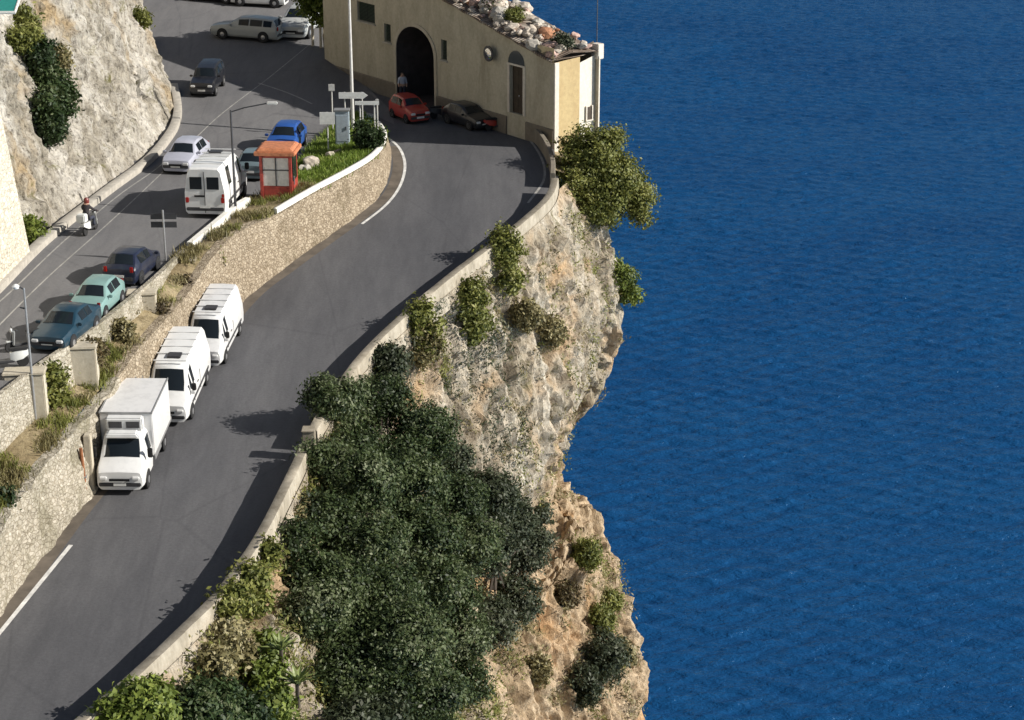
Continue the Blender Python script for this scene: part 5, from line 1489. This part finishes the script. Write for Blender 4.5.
# scrub scattered over the slope and cliff: uncountable
def scatter_on_cliff(name, cells, mat, per, size, sig, seed, keep):
    g = np.random.default_rng(seed)
    V_ = []; T_ = []
    n = 0; pts = []
    flat = P2[:NU]
    while len(pts) < cells and n < 200000:
        n += 1
        i = int(g.integers(2, NU - 2)); k = int(g.integers(2, NV - 40))
        p = flat[i, k]
        if keep(i / NU, k / NV, p, g): pts.append(p + NRM[i, k] * .08)
    bl = np.array(pts)
    g2 = np.random.default_rng(seed + 1)
    idx = np.repeat(np.arange(len(bl)), per); n = len(idx)
    pos = bl[idx] + g2.normal(size=(n, 3)) * sig
    nrm = g2.normal(size=(n, 3)) + np.array([.5, -.3, .5]); nrm /= np.linalg.norm(nrm, axis=1)[:, None]
    t = g2.normal(size=(n, 3)) + np.array([0, 0, 1.0]); t -= (t * nrm).sum(1)[:, None] * nrm; t /= np.linalg.norm(t, axis=1)[:, None]
    w = np.cross(nrm, t); s = size * (.5 + g2.random(n))[:, None]
    tint = np.clip(np.repeat(g2.normal(.5, .2, len(bl)), per) + g2.normal(0, .15, n), 0, 1)
    v = np.stack([pos - t * s, pos + w * s * .35, pos + t * s, pos - w * s * .35], 1).reshape(-1, 3)
    return kind(leaf_mesh(name, v, tint, M[mat]), 'stuff')
def nz(p, sc_, off): return noise.noise(Vector((p[0] * sc_ + off, p[1] * sc_, p[2] * sc_)))
scatter_on_cliff('undergrowth', 1500, 'leaf_dry', 26, .10, .22, 41, lambda u, v, p, g: (u < .45 and v < .35 and nz(p, .5, 0) > -.2))
scatter_on_cliff('undergrowth', 1100, 'leaf_olive', 30, .085, .22, 42, lambda u, v, p, g: (u < .96 and v < .75 and nz(p, .33, 9) > .12))
scatter_on_cliff('undergrowth', 900, 'leaf_dry', 22, .09, .18, 43, lambda u, v, p, g: (u > .4 and v < .75 and nz(p, .6, 5) > .12))
scatter_on_cliff('undergrowth', 700, 'leaf_olive', 30, .10, .2, 44, lambda u, v, p, g: (u < .42 and v < .3 and nz(p, .5, 3) > .0))
scatter_on_cliff('undergrowth', 500, 'leaf_grey', 26, .09, .2, 45, lambda u, v, p, g: (.45 < u < .72 and v < .3 and nz(p, .5, 13) > -.1))
# grass on bank and island
def blades(name, pts, mat, per, h, seed, sig=.18):
    g = np.random.default_rng(seed); c = np.array([tuple(p) for p in pts]); k = np.repeat(np.arange(len(c)), per); n = len(k)
    pos = c[k] + g.normal(size=(n, 3)) * np.array([sig, sig, .03])
    a = g.random(n) * 2 * PI; lean = g.normal(size=(n, 2)) * .35
    hh = h * (.5 + g.random(n)); w = h * .12
    s = np.stack([np.cos(a) * w, np.sin(a) * w, 0 * a], 1)
    top = pos + np.stack([lean[:, 0] * hh, lean[:, 1] * hh, hh], 1)
    v = np.stack([pos - s, pos + s, top + s * .2, top - s * .2], 1).reshape(-1, 3)
    tint = np.clip(np.repeat(g.normal(.5, .22, len(c)), per) + g.normal(0, .12, n), 0, 1)
    return kind(leaf_mesh(name, v, tint, M[mat]), 'stuff')
g = random.Random(9)
pts = []
for _ in range(2200):
    i = g.randrange(len(l0) - 1); f_ = g.random(); t_ = g.random()
    p = l0[i].lerp(l0[i + 1], f_).lerp(l2[i].lerp(l2[i + 1], f_), t_); p.z += .08
    if noise.noise(p * .45) > (.12 if p.y < 86 else -.15): pts.append(p)
blades('dry_grass', [p for p in pts if noise.noise(p * .8) > -.05], 'leaf_dry', 22, .24, 51)
pts2 = []
for _ in range(1500):
    i = g.randrange(len(l0) - 1); f_ = g.random(); t_ = g.random()
    p = l0[i].lerp(l0[i + 1], f_).lerp(l2[i].lerp(l2[i + 1], f_), t_); p.z += .06
    if noise.noise(p * .6 + Vector((9, 0, 0))) > (.0 if p.y < 86 else .15): pts2.append(p)
blades('weeds', pts2, 'leaf_olive', 18, .20, 53)
pts = []
xs = [p.x for p in isl_b]; ys = [p.y for p in isl_b]
while len(pts) < 1300:
    x = g.uniform(min(xs), max(xs)); y = g.uniform(min(ys), max(ys))
    if inside([(p.x, p.y) for p in isl_b], x, y): pts.append(Vector((x, y, z_isl(x, y))))
M['leaf_grass'] = mat_leaf('leaf_grass', [(0, (.09, .14, .02)), (.5, (.17, .25, .035)), (.8, (.25, .33, .05)), (1, (.38, .40, .12))])
blades('grass', pts, 'leaf_grass', 22, .22, 52)
# shrubs between the plaster blocks and by the walls
def wshrub(px, py, Y, r, mat, label, seed, hgt=1.0):
    px += 9; Y -= 1.0
    p = atY(px, py, Y)
    plant('wall_shrub', label, 'shrub', p + Vector((0, .1, -r * hgt)), [(p.x, p.y, p.z, r, r * .8, r * hgt), (p.x + r * .3, p.y, p.z + r * hgt * .6, r * .6, r * .6, r * .6), (p.x - r * .2, p.y, p.z - r * hgt * .7, r * .7, r * .6, r * .6)], mat, 75, 45, .09, .16, trunk_r=.05, seed=seed, limbs=2, group='shrubs along the upper edge wall')
def Yedge(px, py): return up(px, py).y
wshrub(42, 385, Yedge(42, 356) - .6, .5, 'leaf_olive', 'tall ochre green shrub behind the thin street lamp on the ledge', 61, 1.6)
wshrub(84, 352, Yedge(84, 330) - .9, .35, 'leaf_rust', 'rusty brown shrub at the bumper of the teal car', 62)
wshrub(112, 335, Yedge(112, 308) - .7, .4, 'leaf_dry', 'dry straw-coloured shrub between two plaster blocks', 63, 1.3)
wshrub(146, 318, Yedge(146, 282) - .8, .48, 'leaf_rust', 'rust brown shrub hanging on the wall below the navy car', 64)
wshrub(170, 290, Yedge(170, 262) - .7, .42, 'leaf_rust', 'rusty shrub left of the narrow plaster block', 65)
wshrub(200, 262, Yedge(196, 242) - .8, .42, 'leaf_olive', 'olive shrub at the foot of the whitewashed wall', 66)
wshrub(45, 432, Yedge(42, 356) - 1.2, .5, 'leaf_olive', 'low olive shrub on the ledge at the foot of the thin street lamp', 67, .7)
wshrub(-10, 505, 64.0, .55, 'leaf_ivy', 'dark shrub on the ledge at the left picture edge', 68, .8)
p = up_i(371, 150)
plant('island_shrub', 'dark green shrub at the tip of the hairpin island', 'shrub', p, [(p.x, p.y, p.z + .6, .75, .6, .7), (p.x - .4, p.y + .5, p.z + .9, .5, .5, .6)], 'leaf_ivy', 90, 45, .09, .18, trunk_r=.05, seed=71)
# ivy on the upper rock
for k, (pts_, r, lab) in enumerate((([(42, 72), (56, 82), (48, 102), (60, 112), (54, 125), (43, 60), (62, 92)], .66, 'big dark bush clinging to the rock beside the pale wall'), ([(24, 18), (28, 32), (22, 42)], .55, 'green bush high on the rock in the top left corner'))):
    bl = []
    for (x, y) in pts_:
        q = rock_at(x, y)
        if q: bl.append((q.x + .2, q.y - .2, q.z, r, r, r * 1.1))
    if bl:
        plant('rock_bush', lab, 'bush', Vector(bl[0][:3]) - Vector((.5, 0, .8)), bl, ('leaf_ivy', 'leaf_olive')[k], (330, 110)[k], 50, .11, .22, trunk_r=.08, seed=81 + k, group='bushes on the upper rock')
for k, (x, y, lab, mt) in enumerate(((145, 15, 'small dry bush on the rock near the top of the road', 'leaf_olive'), (12, 235, 'green tuft at the foot of the pale retaining wall', 'leaf_lime'), (60, 60, 'dry tuft on the rock above the big bush', 'leaf_dry'))):
    q = rock_at(x, y) if k != 1 else up(31, 243) + Vector((-.2, .3, .5))
    if q: plant('rock_bush', lab, 'bush', q - Vector((.2, 0, .3)), [(q.x + .15, q.y, q.z, .5, .5, .6)], mt, 45, 40, .10, .18, trunk_r=.04, seed=84 + k, limbs=1, group='bushes on the upper rock')
# yellow-green tree at the top behind the parked car
b1 = up(326, 48)
t4 = [(b1.x - .6, b1.y + .5, b1.z + 4.2, 1.4, 1.3, 1.3), (b1.x + .7, b1.y + .3, b1.z + 3.4, 1.0, 1.0, 1.0), (b1.x - .2, b1.y, b1.z + 2.5, .9, .8, .7), (b1.x - 1.0, b1.y + .3, b1.z + 3.1, .9, .8, .8), (b1.x + .3, b1.y + .6, b1.z + 5.2, 1.2, 1.2, 1.0)]
plant('street_tree', 'yellow-green tree with pale stems beside the parked pale silver car', 'tree', b1, t4, 'leaf_lime', 230, 50, .13, .24, bark='palebark', trunk_r=.14, seed=91)
for k in range(4):
    q = up(313 + k * 8, 46 + k * 2); m = MB(); m.tube([(0, 0, 0), (0, 0, 1.7)], [.1, .09], 8); m.lathe((0, 0, 1.7), [(.1, 0), (.06, .06), (0, .08)], 'Z', 8)
    o = m.build('bollard', M['plaster_block'], loc=q, smooth=True); tag(o, 'pale post in the short row beneath the yellow-green tree', 'post', 'pale posts beneath the tree')

# ------------------------------------------------------------------ camera, light, world
cam = bpy.data.cameras.new('camera'); co = bpy.data.objects.new('camera', cam); COL.objects.link(co)
cam.sensor_width = 36; cam.lens = F / 1024 * 36; cam.clip_end = 8000; cam.clip_start = .5
co.location = (0, 0, CH); co.rotation_euler = (PI / 2 - PITCH, 0, 0)
sc.camera = co
EL, AZ = R(29.5), R(-9)            # sun stands over +X, a little towards the camera side (AZ measured from +X)
sun = bpy.data.lights.new('sun', 'SUN'); so = bpy.data.objects.new('sun', sun); COL.objects.link(so)
sun.energy = 4.95; sun.angle = R(.53); sun.color = (1, .955, .88)
sd = Vector((math.cos(EL) * math.cos(AZ), math.cos(EL) * math.sin(AZ), math.sin(EL)))
so.rotation_euler = sd.to_track_quat('Z', 'Y').to_euler(); so.location = sd * 60
w = bpy.data.worlds.new('World'); sc.world = w; w.use_nodes = True
nt = w.node_tree; bg = nt.nodes['Background']
sk = nt.nodes.new('ShaderNodeTexSky'); sk.sky_type = 'NISHITA'; sk.sun_disc = False
sk.sun_elevation = EL; sk.sun_rotation = math.atan2(sd.x, sd.y)
nt.links.new(sk.outputs[0], bg.inputs[0]); bg.inputs[1].default_value = .05
sc.view_settings.view_transform = 'Standard'; sc.view_settings.look = 'None'; sc.view_settings.exposure = .42; sc.view_settings.gamma = 1
sc.view_settings.use_curve_mapping = False
sc.cycles.max_bounces = 5
